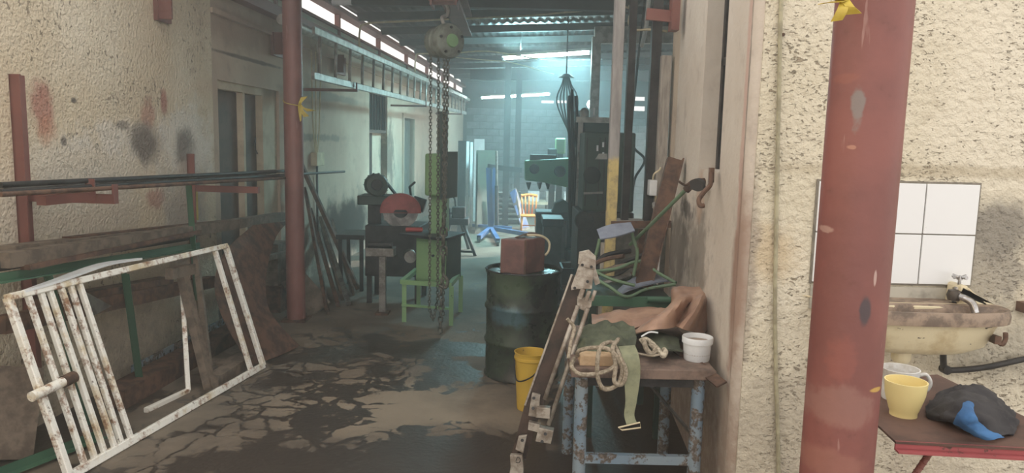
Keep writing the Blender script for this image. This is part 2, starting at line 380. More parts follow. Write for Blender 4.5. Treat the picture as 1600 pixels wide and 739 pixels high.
wr_.color(c_); wr_.bump(wr_.noise(40, 4), .3, .003); M['whiterust'] = wr_.m
M['wood'] = simple('weathered_plank', srgb(124, 108, 92), srgb(94, 80, 68), 10, .85, stretch=(1, 1, 1), bump=.4)
M['palewood'] = simple('pale_sawn_wood', srgb(206, 172, 130), srgb(186, 150, 110), 14, .75)
M['greywood'] = simple('grey_post_wood', srgb(168, 160, 150), srgb(140, 132, 122), 12, .85, stretch=(4, 4, .5), bump=.4)
M['rubber'] = simple('black_rubber', srgb(34, 34, 34), srgb(24, 24, 24), 9, .6)
M['cream'] = simple('cream_old_paint', srgb(220, 206, 168), srgb(200, 184, 146), 9, .7)
M['white'] = simple('white_plastic', srgb(226, 230, 232), srgb(212, 216, 220), 5, .4, bump=0)
M['glass'] = None
# ------------------------------------------------------------------ setting: walls with openings
def wall_cells(fn, s0, s1, z0, z1, holes, t):
    m = MB(); ss = sorted({s0, s1, *[h[0] for h in holes], *[h[1] for h in holes]}); zz = sorted({z0, z1, *[h[2] for h in holes], *[h[3] for h in holes]})
    ss = [s for s in ss if s0 <= s <= s1]; zz = [z for z in zz if z0 <= z <= z1]
    solid = lambda i, j: 0 <= i < len(ss) - 1 and 0 <= j < len(zz) - 1 and not any(h[0] - 1e-6 <= ss[i] and ss[i + 1] <= h[1] + 1e-6 and h[2] - 1e-6 <= zz[j] and zz[j + 1] <= h[3] + 1e-6 for h in holes)
    for i in range(len(ss) - 1):
        for j in range(len(zz) - 1):
            if not solid(i, j): continue
            a, b, c, d = ss[i], ss[i + 1], zz[j], zz[j + 1]
            m.add([fn(a, 0, c), fn(b, 0, c), fn(b, 0, d), fn(a, 0, d)], [(0, 1, 2, 3)]); m.add([fn(a, -t, c), fn(b, -t, c), fn(b, -t, d), fn(a, -t, d)], [(3, 2, 1, 0)])
            if not solid(i - 1, j): m.add([fn(a, 0, c), fn(a, -t, c), fn(a, -t, d), fn(a, 0, d)], [(0, 1, 2, 3)])
            if not solid(i + 1, j): m.add([fn(b, 0, c), fn(b, -t, c), fn(b, -t, d), fn(b, 0, d)], [(3, 2, 1, 0)])
            if not solid(i, j - 1): m.add([fn(a, 0, c), fn(b, 0, c), fn(b, -t, c), fn(a, -t, c)], [(0, 1, 2, 3)])
            if not solid(i, j + 1): m.add([fn(a, 0, d), fn(b, 0, d), fn(b, -t, d), fn(a, -t, d)], [(3, 2, 1, 0)])
    return m
struct(MB().box((-8, -4, -.2), (10, 24, 0)), 'floor', M['floor'])
SD0, SD1, ZD = Ls(345, 125), Ls(440, 140), 2.13
SJ = Ls(331, 100)
SW0, SW1 = Ls(580, 170), Ls(608, 170); ZW0, ZW1 = Lz(594, 203), Lz(594, 143)
SG0, SG1, ZG = Ls(632, 220), Ls(648, 220), Lz(640, 185)
WT = 2.84
wl = wall_cells(LW, -2.5, SJ, 0, WT, [], .25); 
struct(wl, 'wall_left_stucco', M['stucco'])
struct(wall_cells(lambda s, n, z: LW(s, n - .03, z), SJ, 25.5, 0, WT, [(SD0, SD1, 0, ZD), (SW0, SW1, 0, ZW1), (SG0, SG1, 0, ZG)], .25), 'wall_left', M['plaster'])
# plaster ledge at the wall head and clerestory strip under the roof: red beam, green glazing, open slot
struct(MB().lbox((SJ, -.03, 2.66), (25.5, .02, 2.70)), 'trim_1', M['plaster'])
struct(MB().lbox((-2.5, -.16, WT), (25.5, .10, WT + .10)).lbox((-2.5, .06, WT - .02), (25.5, .14, WT)), 'trim_2', M['redsteel'])
gl = Mt('green_glazing_strip', .3, 0, .5, 'World'); gl.color(gl.mix(gl.step(gl.noise(3, 5), .4, .6), srgb(120, 160, 140), srgb(150, 150, 130)))
gl.b.inputs['Transmission Weight'].default_value = .35
t3 = one(MB(), 'x', gl.m, None, None) if False else None
strip = tag(MB().lbox((5.5, -.10, WT + .11), (25.5, -.08, WT + .24)).build('clerestory_glazing', gl.m, org=(0, 0, 0)), kind='structure')
m = MB()
for k in range(9):
    s = 5.6 + k * 2.2; m.lbox((s, -.12, WT + .10), (s + .05, -.05, WT + .50))
m.lbox((5.5, -.12, WT + .24), (25.5, -.04, WT + .27)).lbox((5.5, -.12, WT + .44), (25.5, .04, WT + .50))
struct(m, 'trim_3', M['redsteel'])
# door_1: double leaf brown door in a timber frame
d = thing('door_1', None, None, LW((SD0 + SD1) / 2, -.12, 0)); d['kind'] = 'structure'
dk = simple('dark_brown_door', srgb(96, 78, 68), srgb(78, 64, 58), 6, .7); fr = simple('beige_door_frame', srgb(210, 194, 164), srgb(190, 172, 142), 4, .8)
m = MB().lbox((SD0, -.06, 0), (SD0 + .05, -.14, ZD)).lbox((SD1 - .36, -.06, 0), (SD1, -.16, ZD)).lbox((SD0, -.06, ZD - .07), (SD1, -.14, ZD)); m.build('door_frame', fr, d)
sm_ = Ls(377, 200, -.1)
MB().lbox((sm_ - .022, -.07, 0), (sm_ + .022, -.13, ZD - .07)).build('mullion', fr, d)
MB().lbox((SD0 + .05, -.13, .0), (sm_ - .03, -.17, ZD - .07)).build('door_leaf', dk, d, bevel=.004)
lf = MB().lbox((sm_ + .03, -.13, .0), (SD1 - .36, -.17, ZD - .07)).build('door_leaf', dk, d, bevel=.004)
MB().tube([L(399, 215, -.11), L(397, 230, -.10), L(402, 240, -.11)], .008, 6).build('handle', M['darksteel'], lf)
# window_1 barred opening with dark door below
d = thing('window_1', None, None, LW((SW0 + SW1) / 2, -.12, ZW0)); d['kind'] = 'structure'
MB().lbox((SW0, -.05, ZW0 - .05), (SW1, -.12, ZW0)).lbox((SW0, -.05, ZW1 - .05), (SW1, -.12, ZW1)).lbox((SW0, -.05, ZW0), (SW0 + .05, -.12, ZW1)).lbox((SW1 - .05, -.05, ZW0), (SW1, -.12, ZW1)).build('window_frame', dk, d)
for k in range(6):
    s = SW0 + .05 + (SW1 - SW0 - .1) * (k + .5) / 6; MB().lbox((s - .012, -.07, ZW0), (s + .012, -.09, ZW1 - .05)).build('bar', M['darksteel'], d)
MB().lbox((SW0, -.17, ZW0), (SW1, -.19, ZW1)).build('pane', simple('dark_pane', srgb(40, 42, 44), None, 4, .3), d)
d = thing('door_2', None, None, LW((SW0 + SW1) / 2, -.15, 0)); d['kind'] = 'structure'
MB().lbox((SW0 + .03, -.14, 0), (SW0 + (SW1 - SW0) * .5, -.18, ZW0 - .05)).build('door_leaf', simple('brown_black_door', srgb(66, 54, 48), None, 5), d)
MB().lbox((SW0 + (SW1 - SW0) * .5, -.14, 0), (SW1, -.18, ZW0 - .05)).build('side_panel', M['plaster'], d)
d = thing('door_3', None, None, LW((SG0 + SG1) / 2, -.12, 0)); d['kind'] = 'structure'
MB().lbox((SG0, -.1, 0), (SG1, -.14, ZG)).build('door_leaf', simple('grey_green_door', srgb(112, 120, 112), None, 5), d)
MB().lbox((SG0 - .08, .0, 0), (SG0, -.1, ZG + .08)).lbox((SG1, .0, 0), (SG1 + .08, -.1, ZG + .08)).lbox((SG0, 0, ZG), (SG1, -.1, ZG + .08)).build('door_frame', M['plaster'], d)
# right hand wall: pitted front face, smooth side face with a slot window, back of the block
CX, CY = .935, 2.95
SU = lambda s, n, z: V((CX + .061 * s, CY + s, z)) + V((.25 + n if False else -n, 0, 0))
SE = 1.9
ZS0, ZS1 = .0 + (P(1092, 265, 3.8)).z, 2.62
SWN0, SWN1 = 3.47 - CY, 3.98 - CY
m = wall_cells(lambda s, n, z: V((CX + .03 + s, CY - n, z)), 0, 6, 0, 3.25, [], .25); struct(m, 'wall_right', M['pitted'])
# rounded arris joining the two faces, then the side wall
def side(s, n, z): return V((CX + .061 * s + (-n), CY + s, z))
m = wall_cells(side, .06, SE, 0, 3.25, [(SWN0, SWN1, ZS0, ZS1)], -.0 + .25)
m = MB(); 
def side_wall():
    q = wall_cells(lambda s, n, z: V((CX + .061 * s - n, CY + s, z)), .06, SE, 0, 3.25, [(SWN0, SWN1, ZS0, ZS1)], .25)
    arc = [V((CX + .06 - .06 * math.sin(a), CY + .06 - .06 * math.cos(a), 0)) for a in [k * math.pi / 2 / 6 for k in range(7)]]
    q.add(arc + [p + V((0, 0, 3.25)) for p in arc], [(i, i + 1, 8 + i, 7 + i) for i in range(6)], True)
    return q
struct(side_wall(), 'wall_side', M['smooth'])
struct(MB().box((CX + .061 * SE, CY + SE - .02, 0), (4.3, CY + SE + .22, 3.25)), 'wall_block_rear', M['plaster'])
wn = thing('window_2', None, None, side((SWN0 + SWN1) / 2, -.1, ZS0)); wn['kind'] = 'structure'
MB().box((CX + .15, CY + SWN0, ZS0), (CX + .19, CY + SWN0 + .04, ZS1)).box((CX + .15, CY + SWN1 - .04, ZS0), (CX + .19, CY + SWN1, ZS1)).box((CX + .15, CY + SWN0, (ZS0 + ZS1) / 2), (CX + .19, CY + SWN1, (ZS0 + ZS1) / 2 + .04)).build('window_frame', M['darksteel'], wn)
MB().box((CX + .20, CY + SWN0, ZS0), (CX + .21, CY + SWN1, ZS1)).build('pane', simple('dark_window_pane', srgb(44, 46, 48), None, 4, .35), wn)
# low partition with steel window frame beyond it
M['block'] = simple('grey_block_masonry', srgb(128, 126, 118), srgb(100, 98, 92), 8, .9)
struct(MB().box((.70, 4.98, 0), (CX + .061 * SE + .14, 5.13, 1.10)), 'wall_low_partition', M['block'])
wf = thing('window_3', None, None, (.9, 5.05, 1.14)); wf['kind'] = 'structure'
MB().box((.68, 4.94, 1.10), (1.10, 5.16, 1.145)).build('window_sill', M['greywood'], wf)
for x0, x1, mt in ((974, 985, 'darksteel'), (1009, 1024, 'darksteel')):
    a, b = P(x0, 250, 5.05).x, P(x1, 250, 5.05).x
    MB().box((a, 5.02, 1.145), (b, 5.08, 3.3)).build('window_frame', M[mt], wf)
MB().box((P(1025, 250, 5.0).x, 4.97, 1.145), (P(1041, 250, 5.0).x, 5.05, 2.25)).build('jamb_board', M['greywood'], wf, bevel=.006)
# far hall
BY = 22.5
def bz(x, y): return P(x, y, BY)
holes = []
for x0, y0, x1, y1 in ((846, 157, 866, 161), (870, 157, 900, 161), (918, 157, 932, 163), (984, 151, 1009, 157), (984, 166, 1009, 173)):
    a, b = bz(x0, y1), bz(x1, y0); holes.append((a.x, b.x, a.z, b.z))
hz0 = min(h[2] for h in holes) 
def back_wall():
    q = MB()
    zt = 3.75; 
    return wall_cells(lambda s, n, z: V((s, BY - n, z)), -1.6, 4.4, 0, zt, holes, .2)
mort = simple('dark_mortar', srgb(52, 58, 60), None, 8, .95)
bw = struct(back_wall(), 'wall_back', mort)
blk = simple('pale_painted_block', srgb(104, 112, 116), srgb(80, 88, 94), 5, .9, bump=.3)
random.seed(3); n_ = 0; base_me = {}
for r_ in range(13):
    for k in range(-1, 16):
        x0 = -1.45 + k * .4 + (.2 if r_ % 2 else 0); z0 = .02 + r_ * .205
        if x0 < -1.5 or x0 + .385 > 4.3 or z0 > 2.55: continue
        if any(h[0] - .02 < x0 + .385 and x0 < h[1] + .02 and h[2] - .02 < z0 + .19 and z0 < h[3] + .02 for h in holes): continue
        if 'b' not in base_me:
            o = MB().box((0, -.012, 0), (.385, .01, .19)).build('block', blk, bw, org=(0, 0, 0), bevel=.006, bseg=1); base_me['b'] = o.data
        else: o = bpy.data.objects.new('block', base_me['b']); COL.objects.link(o); o.parent = bw
        o.location = (x0, BY - random.uniform(0, .006), z0)
RX = 4.3
wr = wall_cells(lambda s, n, z: V((RX + .2 + n - .2, s, z)) if False else V((RX - n, s, z)), CY + SE + .2, BY + .2, 0, 3.75, [(12.6, 17.2, 0, 3.3)], .2)
struct(wr, 'wall_far_right', M['block'])
# roof sheet with real corrugation and purlins
m = MB(); x0, x1, y0, y1 = -3.2, 6.8, 5.0, 23.2
def rz(x): return 3.40 + .045 * (x + 3)
NX = 420; pts = []; fs = []
for i in range(NX + 1):
    for y in (y0, y1):
        xa = WX - .08 + math.tan(WA) * y; x = xa + (x1 - xa) * i / NX
        pts.append((x, y, rz(x) + .012 * math.sin(i * 2 * math.pi / 6)))
for i in range(NX): fs.append((2 * i, 2 * i + 1, 2 * i + 3, 2 * i + 2))
m.add(pts, fs, True); struct(m, 'ceiling', M['roof'], merge=False)
k = 0
purl = simple('grey_steel_purlin', srgb(62, 66, 64), srgb(48, 50, 50), 5, .7)
y = 5.2
while y < 22.4:
    struct(MB().bar((WX + math.tan(WA) * y + .02, y, rz(WX + math.tan(WA) * y) - .08), (x1, y, rz(x1) - .08), .05, .11), 'trim_%d' % (4 + k), purl); y += 1.35; k += 1
for yb, mt in ((10.2, 'galv'), (16.5, 'roof')):
    struct(MB().bar((-1.0 if yb > 12 else 1.05, yb, 3.12), (4.3, yb, 3.2), .12, .22), 'trim_%d' % (4 + k), M[mt]); k += 1
struct(MB().box((1.02, 10.15, 0), (1.14, 10.27, 3.1)), 'trim_%d' % (4 + k), M['galv'])
# thin haze in the hall, drawn forward to stand in for lens glare
hv = bpy.data.materials.new('haze_and_glare'); hv.use_nodes = True; nt = hv.node_tree; nt.nodes.remove(nt.nodes['Principled BSDF'])
vs = nt.nodes.new('ShaderNodeVolumeScatter'); vs.inputs['Density'].default_value = HAZE if 'HAZE' in globals() else .024; vs.inputs['Color'].default_value = (.93, .98, 1, 1); vs.inputs['Anisotropy'].default_value = .55
nt.links.new(vs.outputs[0], nt.nodes['Material Output'].inputs['Volume'])
hz = MB().hexa([(-3.0, 1.3, .01), (4.25, 1.3, .01), (4.25, 22.4, .01), (-1.4, 22.4, .01), (-3.0, 1.3, 3.3), (4.25, 1.3, 3.3), (4.25, 22.4, 3.3), (-1.4, 22.4, 3.3)]).build('haze', hv)
tag(hz, 'thin bluish haze through the workshop, standing in partly for lens glare', 'haze', kind='stuff')
# ================================================================== steel posts
rp = Mt('red_oxide_post_paint', .5, 0, .5, 'World')
def postmat(name, c1, c2, blots):
    m = Mt(name, .5, 0, .5, 'World'); c = m.mix(m.step(m.noise(4, 5, .6), .35, .65), c1, c2)
    c = m.mix(m.step(m.noise(16, 7, .75), .58, .70, 0, .5), c, srgb(110, 60, 50))
    c = m.mix(m.step(m.noise(30, 3, .6, m.map((1, 1, .15))), .66, .70, 0, .35), c, srgb(190, 150, 140))
    for b in blots: c = m.mix(m.blot(b[0], b[1], b[3], b[4], b[5], .3), c, b[2])
    m.color(c); m.bump(m.noise(30, 4), .25, .004); return m.m
def post_blot(x, y, r, c, st=.8, amt=.3, ns=20): p = P(x, y, 1.72 - .083); return (tuple(p), r, c, st, amt, ns)
M['post1'] = postmat('red_brown_post_paint', srgb(146, 88, 80), srgb(132, 78, 72), [])
M['post2'] = postmat('red_oxide_post_paint', srgb(142, 78, 70), srgb(126, 70, 64), [post_blot(1346, 165, (.012, .1, .05), srgb(128, 134, 130), .6, .5), post_blot(1352, 488, (.014, .1, .035), srgb(70, 62, 68), .9), post_blot(1322, 570, (.03, .1, .07), srgb(160, 82, 68), .35, .9, 9), post_blot(1326, 120, (.03, .1, .012), srgb(158, 86, 68), .4, .6), post_blot(1373, 612, (.02, .1, .006), srgb(214, 170, 60), .7), post_blot(1337, 230, (.008, .1, .005), srgb(190, 130, 104), .7, .6), post_blot(1305, 362, (.012, .1, .008), srgb(186, 146, 130), .6, .8), post_blot(1368, 435, (.004, .1, .02), srgb(196, 166, 156), .7), post_blot(1310, 640, (.08, .2, .05), srgb(170, 130, 116), .3, .6, 14), post_blot(1298, 730, (.08, .2, .04), srgb(166, 110, 92), .35, .6, 10)])
YEL = simple('yellow_barrier_tape', srgb(214, 188, 60), srgb(190, 160, 44), 10, .5, bump=0)
g = G(463, 500)
t = thing('steel_post', 'slim red steel pipe post beside the doorway with a yellow tape knot', 'post', (g.x, g.y, 0), 'red roof posts')
PZ = 3.44
MB().cyl((g.x, g.y, .02), (g.x, g.y, PZ), .083, n=28).build('shaft', M['post1'], t)
MB().box((g.x - .11, g.y - .11, 0), (g.x + .11, g.y + .11, .02)).build('base_plate', M['rust'], t)
c = V((g.x, g.y, 0)); k = P(466, 165, g.y - .09)
m = MB().tube([V((g.x - .085, g.y - .02, k.z + .05)), V((g.x - .04, g.y - .083, k.z + .02)), k + V((0, -.005, 0))], .004, 6, sub=4)
for a, b, q in ((.05, -.10, .02), (.02, -.14, -.02), (.08, -.05, .05), (.03, .07, .03)):
    m.sheet([[k + V((0, -.01, 0)), k + V((a * .5, -.03, b * .4)), k + V((a, -.02, b))], [k + V((.03, -.01, .01)), k + V((a * .5 + .03, -.035, b * .4)), k + V((a + .03 + q, -.02, b + .01))]], .002, 4, 2)
m.build('tape_knot', YEL, t)
X2, Y2 = .807, 1.72
t = thing('steel_post', 'thick scuffed red pipe post nearest the camera, before the sink wall', 'post', (X2, Y2, 0), 'red roof posts')
MB().cyl((X2, Y2, .02), (X2, Y2, PZ + .1), .083, n=48).build('shaft', M['post2'], t)
MB().box((X2 - .11, Y2 - .11, 0), (X2 + .11, Y2 + .11, .02)).build('base_plate', M['rust'], t)
k = P(1312, 2, Y2 - .085); m = MB().lathe((X2, Y2, k.z + .06), [(.086, -.02), (.089, 0), (.086, .02)], 28)
m.sheet([[k + V((-.02, -.002, .06)), k + V((-.01, -.01, .03)), k], [k + V((.03, -.002, .06)), k + V((.02, -.01, .03)), k + V((.02, 0, 0))]], .002, 3, 2)
for a, b, q in ((-.05, -.01, .01), (-.02, -.045, .01), (.01, -.03, .02), (-.07, .01, -.01)):
    m.sheet([[k, k + V((a * .5, -.015, b * .4)), k + V((a, -.01, b))], [k + V((.02, 0, .005)), k + V((a * .5 + .02, -.02, b * .5)), k + V((a + .015 + q, -.01, b + .004))]], .0015, 4, 2)
m.build('tape_knot', YEL, t)
# ================================================================== left wall: racks, brackets, conduit, ladder
def upright(x0, x1, ytop, ybot, lab, n=.0):
    a, b = L(x0, ytop, n), L(x1, ytop, n); s0 = (a - W0).dot(WU); s1 = (b - W0).dot(WU); z1 = a.z; z0 = Lz((x0 + x1) / 2, ybot, n)
    return MB().lbox((s0, 0, z0), (s1, .012, z1)).lbox((s0, 0, z0), (s0 + .012, .07, z1))
t = thing('rack_bracket', 'long red angle upright bolted to stucco, carrying the upper rods at frame edge', 'bracket', L(32, 300), 'wall rod rack')
s0 = Ls(18, 200); s1 = Ls(40, 200); zt = Lz(18, 116)
MB().lbox((s0, 0, .25), (s1, .012, zt)).lbox((s0, 0, .25), (s0 + .012, .06, zt)).build('upright', M['redsteel'], t)
za = Lz(30, 312, .1)
MB().bar(LW(s1 - .02, .01, za), LW(s1 - .02, .50, za), .04, .05).bar(LW(s1 - .02, .50, za - .025), LW(s1 - .02, .50, za + .08), .04, .012, WN).build('arm', M['redsteel'], t)
t2s = Ls(298, 290); t = thing('rack_bracket', 'short red angle upright behind the green strut, carrying rods near the door', 'bracket', LW(t2s, 0, .9), 'wall rod rack')
MB().lbox((t2s - .05, 0, .45), (t2s + .02, .012, Lz(298, 240))).lbox((t2s - .05, 0, .45), (t2s - .04, .06, Lz(298, 240))).build('upright', M['redsteel'], t)
za2 = Lz(298, 300, .2)
MB().bar(LW(t2s, .01, za2), LW(t2s, .55, za2), .04, .05).build('arm', M['redsteel'], t)
ym = MB().lbox((t2s + .02, .012, Lz(300, 345)), (t2s + .07, .02, Lz(300, 293))); ym.build('painted_strip', YEL, t)
# arm with upturned end seen under the rods
a = L(62, 300, .02); b = P(150, 305, 3.95)
t = one(MB().bar(LW(Ls(150, 300, .45) - .35, .40, b.z), LW(Ls(150, 300, .45), .42, b.z), .05, .045).bar(LW(Ls(150, 300, .45), .42, b.z - .02), LW(Ls(150, 300, .45), .42, b.z + .09), .05, .012, WU), 'steel_bracket_arm', M['redsteel'], 'red bracket arm with upturned tip under the upper rods', 'bracket')
rods = [((0, 289), .40, (470, 266), .42, .014, 'dull olive rod lying highest on the wall rack', 'darksteel'),
        ((0, 300), .42, (538, 268), .45, .013, 'longest dark rod on the rack, reaching past the red post', 'darksteel'),
        ((0, 296), .34, (415, 270), .36, .018, 'grey pipe behind the dark rods on the wall rack', 'steel'),
        ((0, 304), .48, (445, 278), .50, .012, 'brown rod at the front edge of the wall rack', 'rust'),
        ((90, 292), .30, (430, 268), .30, .02, 'pale flat topped pipe ending before the red post', 'wood')]
for (p0, n0, p1, n1, r_, lab, mt) in rods:
    one(MB().cyl(L(p0[0], p0[1], n0), L(p1[0], p1[1], n1), r_, n=10), 'steel_rod', M[mt], lab, 'rod', 'rods on the upper wall rack')
# lower shelf of timber and bar stock
def stock(p0, n0, p1, n1, w_, h_, mt, name, lab, cat, grp=None):
    a, b = L(p0[0], p0[1], n0 * .55), L(p1[0], p1[1], n1 * .55); return one(MB().bar(a, b, w_, h_), name, M[mt], lab, cat, grp)
SH = 'long stock on the lower wall rack'
stock((0, 407), .42, (440, 338), .42, .10, .075, 'wood', 'long_timber', 'thick grey brown timber along the lower rack, front of the stack', 'timber', SH)
stock((105, 378), .25, (388, 345), .25, .06, .06, 'rust', 'steel_channel', 'dark rusty channel lying on top of the lower rack timbers', 'steel bar', SH)
stock((40, 418), .52, (310, 362), .52, .05, .025, 'rust', 'flat_bar', 'thin rusty flat bar below the thick grey timber', 'steel bar', SH)
stock((10, 390), .28, (330, 352), .30, .10, .04, 'wood', 'plank', 'thin plank behind the thick grey timber', 'plank', SH)
stock((-40, 420), .35, (300, 368), .35, .08, .05, 'darksteel', 'square_tube', 'dark square tube under the grey timber on the lower rack', 'steel bar', SH)
stock((0, 508), .38, (330, 440), .38, .06, .09, 'rust', 'red_rail', 'red brown beam running behind the white gate at mid height', 'beam')
stock((60, 478), .30, (260, 440), .30, .11, .07, 'rust', 'pipe_offcut', 'dark rusty pipe lying behind the gate bars', 'pipe')
t = one(MB().cyl(L(118, 478, .1), L(232, 450, .1), .05, n=16), 'grey_pipe', M['steel'], 'short fat grey pipe lying on the red beam behind the gate', 'pipe')
# funnel-shaped sheet offcut
t = one(MB().prism([L(130, 455, .24), L(172, 478, .24), L(140, 495, .24), L(128, 480, .24)], WN * .01), 'sheet_offcut', M['steel'], 'grey triangular sheet offcut poking through the gate bars', 'metal offcut')
# green angle frame rack
t = thing('green_rack_frame', 'green angle iron rack frame standing behind the rusty white gate', 'rack', G(110, 660))
gn = .25
def gp(x, y, n=gn): return L(x, y, n)
MB().angle(gp(-10, 443), gp(312, 388), .045, .006).build('top_rail', M['green'], t)
def vert(x, y, z0=.01):
    a = gp(x, y); return V((a.x, a.y, a.z)), V((a.x, a.y, z0))
a, b = gp(290, 282), gp(312, 395); MB().angle(gp(290, 282), V((gp(300, 340).x + .0, gp(300, 340).y, .45)), .04, .006, WU).build('leg', M['green'], t)
a = gp(190, 428); MB().angle(gp(190, 428), gp(219, 640), .045, .006, WU).build('leg', M['green'], t)
a = gp(70, 450); MB().angle(gp(68, 430), gp(140, 680), .045, .006, WU).build('leg', M['green'], t)
q0, q1 = G(-20, 752, .02), G(160, 682, .02); MB().angle(q0, q1, .045, .006).build('bottom_rail', M['green'], t)
# blue perforated angle lying along the wall foot
a, b = L(205, 562, .12), L(385, 505, .12)
a.z = .09; b.z = .09
bp = MB().bar(a, b, .012, .09); dd = (b - a).normalized()
t = thing('slotted_angle', 'blue perforated angle strip along the foot of the wall', 'slotted angle', (a.x, a.y, 0)); bp.build('strip', M['blue'], t)
m = MB(); ln = (b - a).length; k = .05
while k < ln: m.cyl(a + dd * k + WN * .0055 + V((0, 0, .01)), a + dd * k + WN * .0075 + V((0, 0, .01)), .011, n=8); k += .085
tag(m.build('punched_hole', M['rubber'], t), kind='stuff')
one(MB().bar(LW(4.3, .25, .06), LW(6.2, .28, .06), .16, .12), 'rusty_channel', M['rust'], 'rusty channel on the floor below the blue perforated strip', 'steel bar')
# sheet of curved steel
def Cs(x, y, n): return L(x, y, n)
grid = []
rows = [((395, 352), (452, 345), .35, .42), ((352, 392), (430, 372), .38, .45), ((335, 440), (415, 430), .42, .52), ((345, 490), (418, 478), .52, .62), ((368, 535), (436, 508), .62, .74)]
for (pa, pb, na, nb) in rows: grid.append([Cs(pa[0], pa[1], na), Cs((pa[0] + pb[0]) / 2, (pa[1] + pb[1]) / 2, (na + nb) / 2), Cs(pb[0], pb[1], nb)])
e0, e1 = G(392, 572, .012), G(468, 541, .012); grid.append([e0, (e0 + e1) / 2 + V((.02, 0, 0)), e1])
one(MB().sheet(grid, .006, 8, 8), 'curved_steel_sheet', M['rust'], 'big curved brown steel sheet leaning by the red post', 'metal sheet')
# leaning boards behind the post
lb = [((478, 300), .10, (512, 492), .12, .03, 'rust', 'rusty plank leaning nearest the red post'), ((470, 255), .05, (560, 455), .05, .04, 'rust', 'long dark bar leaning on the grey wall, tallest of the bundle'),
      ((502, 350), .05, (535, 470), .16, .03, 'wood', 'brown board leaning in the middle of the bundle'), ((520, 352), .05, (552, 462), .14, .025, 'wood', 'dark brown board at the far side of the leaning bundle'),
      ((486, 330), .05, (528, 480), .07, .04, 'rust', 'narrow dark post leaning between the brown boards'), ((500, 340), .03, (545, 478), .03, .05, 'steel', 'thin grey pipe leaning across the board bundle')]
for i, (p0, n0, p1, w_, h_, mt, lab) in enumerate(lb):
    a = L(p0[0], p0[1], n0 + .03); b = G(p1[0], p1[1], .0)
    one(MB().bar(a, b + V((0, 0, .02)), w_ * 1.3, h_, WN), 'leaning_board', M[mt], lab, 'board', 'boards and bars leaning on the grey wall')
g1 = G(490, 490); one(MB().bar(g1 + V((-.25, .15, .32)), g1 + V((.05, .05, .02)), .24, .06, (0.3, -1, .6)), 'timber_offcut', M['wood'], 'short scuffed timber block propped at the foot of the leaning boards', 'timber')
a = L(400, 395, .3); b = G(390, 515); 
one(MB().bar(L(402, 400, .25), L(398, 500, .25), .05, .10, WU), 'blue_channel_post', M['blue'], 'faded blue channel standing between the curved sheet and post', 'steel bar')
one(MB().bar(L(395, 408, .30), L(452, 395, .30), .06, .05), 'short_wooden_rail', M['wood'], 'short wooden rail stub beside the red post', 'timber')
m = MB(); sA, sB = L(408, 420, .12), L(422, 470, .12)
for k, z in enumerate((.25, .42, .6)):
    one(MB().lbox((Ls(422, 450, .12) - .15, .08, z), (Ls(422, 450, .12) + .22, .26, z + .13)), 'timber_block', M['wood'], ['bottom', 'middle', 'top'][k] + ' block of the small timber pile between sheet and post', 'timber', 'timber pile behind the post') if k == 0 else one(MB().lbox((Ls(422, 450, .12) - .15 + .02 * k, .09, .25 + .131 * k), (Ls(422, 450, .12) + .22 - .02 * k, .25, .25 + .131 * k + .129)), 'timber_block', M['wood'], ['bottom', 'middle', 'top'][k] + ' block of the small timber pile between sheet and post', 'timber', 'timber pile behind the post')
one(MB().lbox((Ls(422, 450, .12) - .2, .05, 0), (Ls(422, 450, .12) + .3, .3, .25)), 'wooden_crate', M['rust'], 'dark crate under the small timber pile behind the curved sheet', 'crate')
# wall brackets under the roof
for (x0, y0, x1, y1, lab) in ((240, -20, 262, 31, 'red bolted wall bracket high on the stucco'), (423, 50, 440, 86, 'red bracket box on the plaster just left of the red post'), (522, 85, 537, 114, 'small red bracket on the grey wall behind the ladder')):
    s0, s1, z0, z1 = Ls(x0, y1, .0), Ls(x1, y1, .0), Lz(x0, y1), Lz(x0, y0)
    z1 = min(z1, WT - .03)
    t = thing('wall_bracket', lab, 'bracket', LW((s0 + s1) / 2, 0, z0), 'red wall head brackets')
    MB().lbox((s0, 0, z0), (s1, .03, z1)).lbox((s0 + .02, .03, z0 + .01), (s0 + .04, .12, z1)).build('plate', M['redsteel'], t)
    for f in (.3, .7): MB().cyl(LW((s0 + s1) / 2 + .03, .03, z0 + (z1 - z0) * f), LW((s0 + s1) / 2 + .03, .045, z0 + (z1 - z0) * f), .014, n=6).build('bolt', M['darksteel'], t)
# conduit, switch box, cables
sb = thing('switch_box', 'small cream switch box with conduit on the grey wall behind the post', 'switch box', L(495, 248))
s0, s1 = Ls(489, 248), Ls(501, 248); zz = (Lz(495, 259), Lz(495, 238))
MB().lbox((s0, -.03, zz[0]), (s1, .05, zz[1])).build('box', M['cream'], sb, bevel=.01)
sm = (s0 + s1) / 2
MB().tube([LW(sm, .0, zz[0]), LW(sm, .0, .35)], .014, 8).build('conduit', M['darksteel'], sb)
for k, (dx, top) in enumerate(((-.12, 2.7), (-.02, 2.75), (.1, 2.6))):
    MB().tube([LW(sm + dx * .3, .0, zz[1]), LW(sm + dx, .0, zz[1] + .3), LW(sm + dx * 1.6, .01, top)], .008, 6, sub=4).build('cable', M['cream'], sb)
for s_, lab in ((Ls(505, 215), 'thin cable clipped down the grey wall left of the barred window'),):
    pass
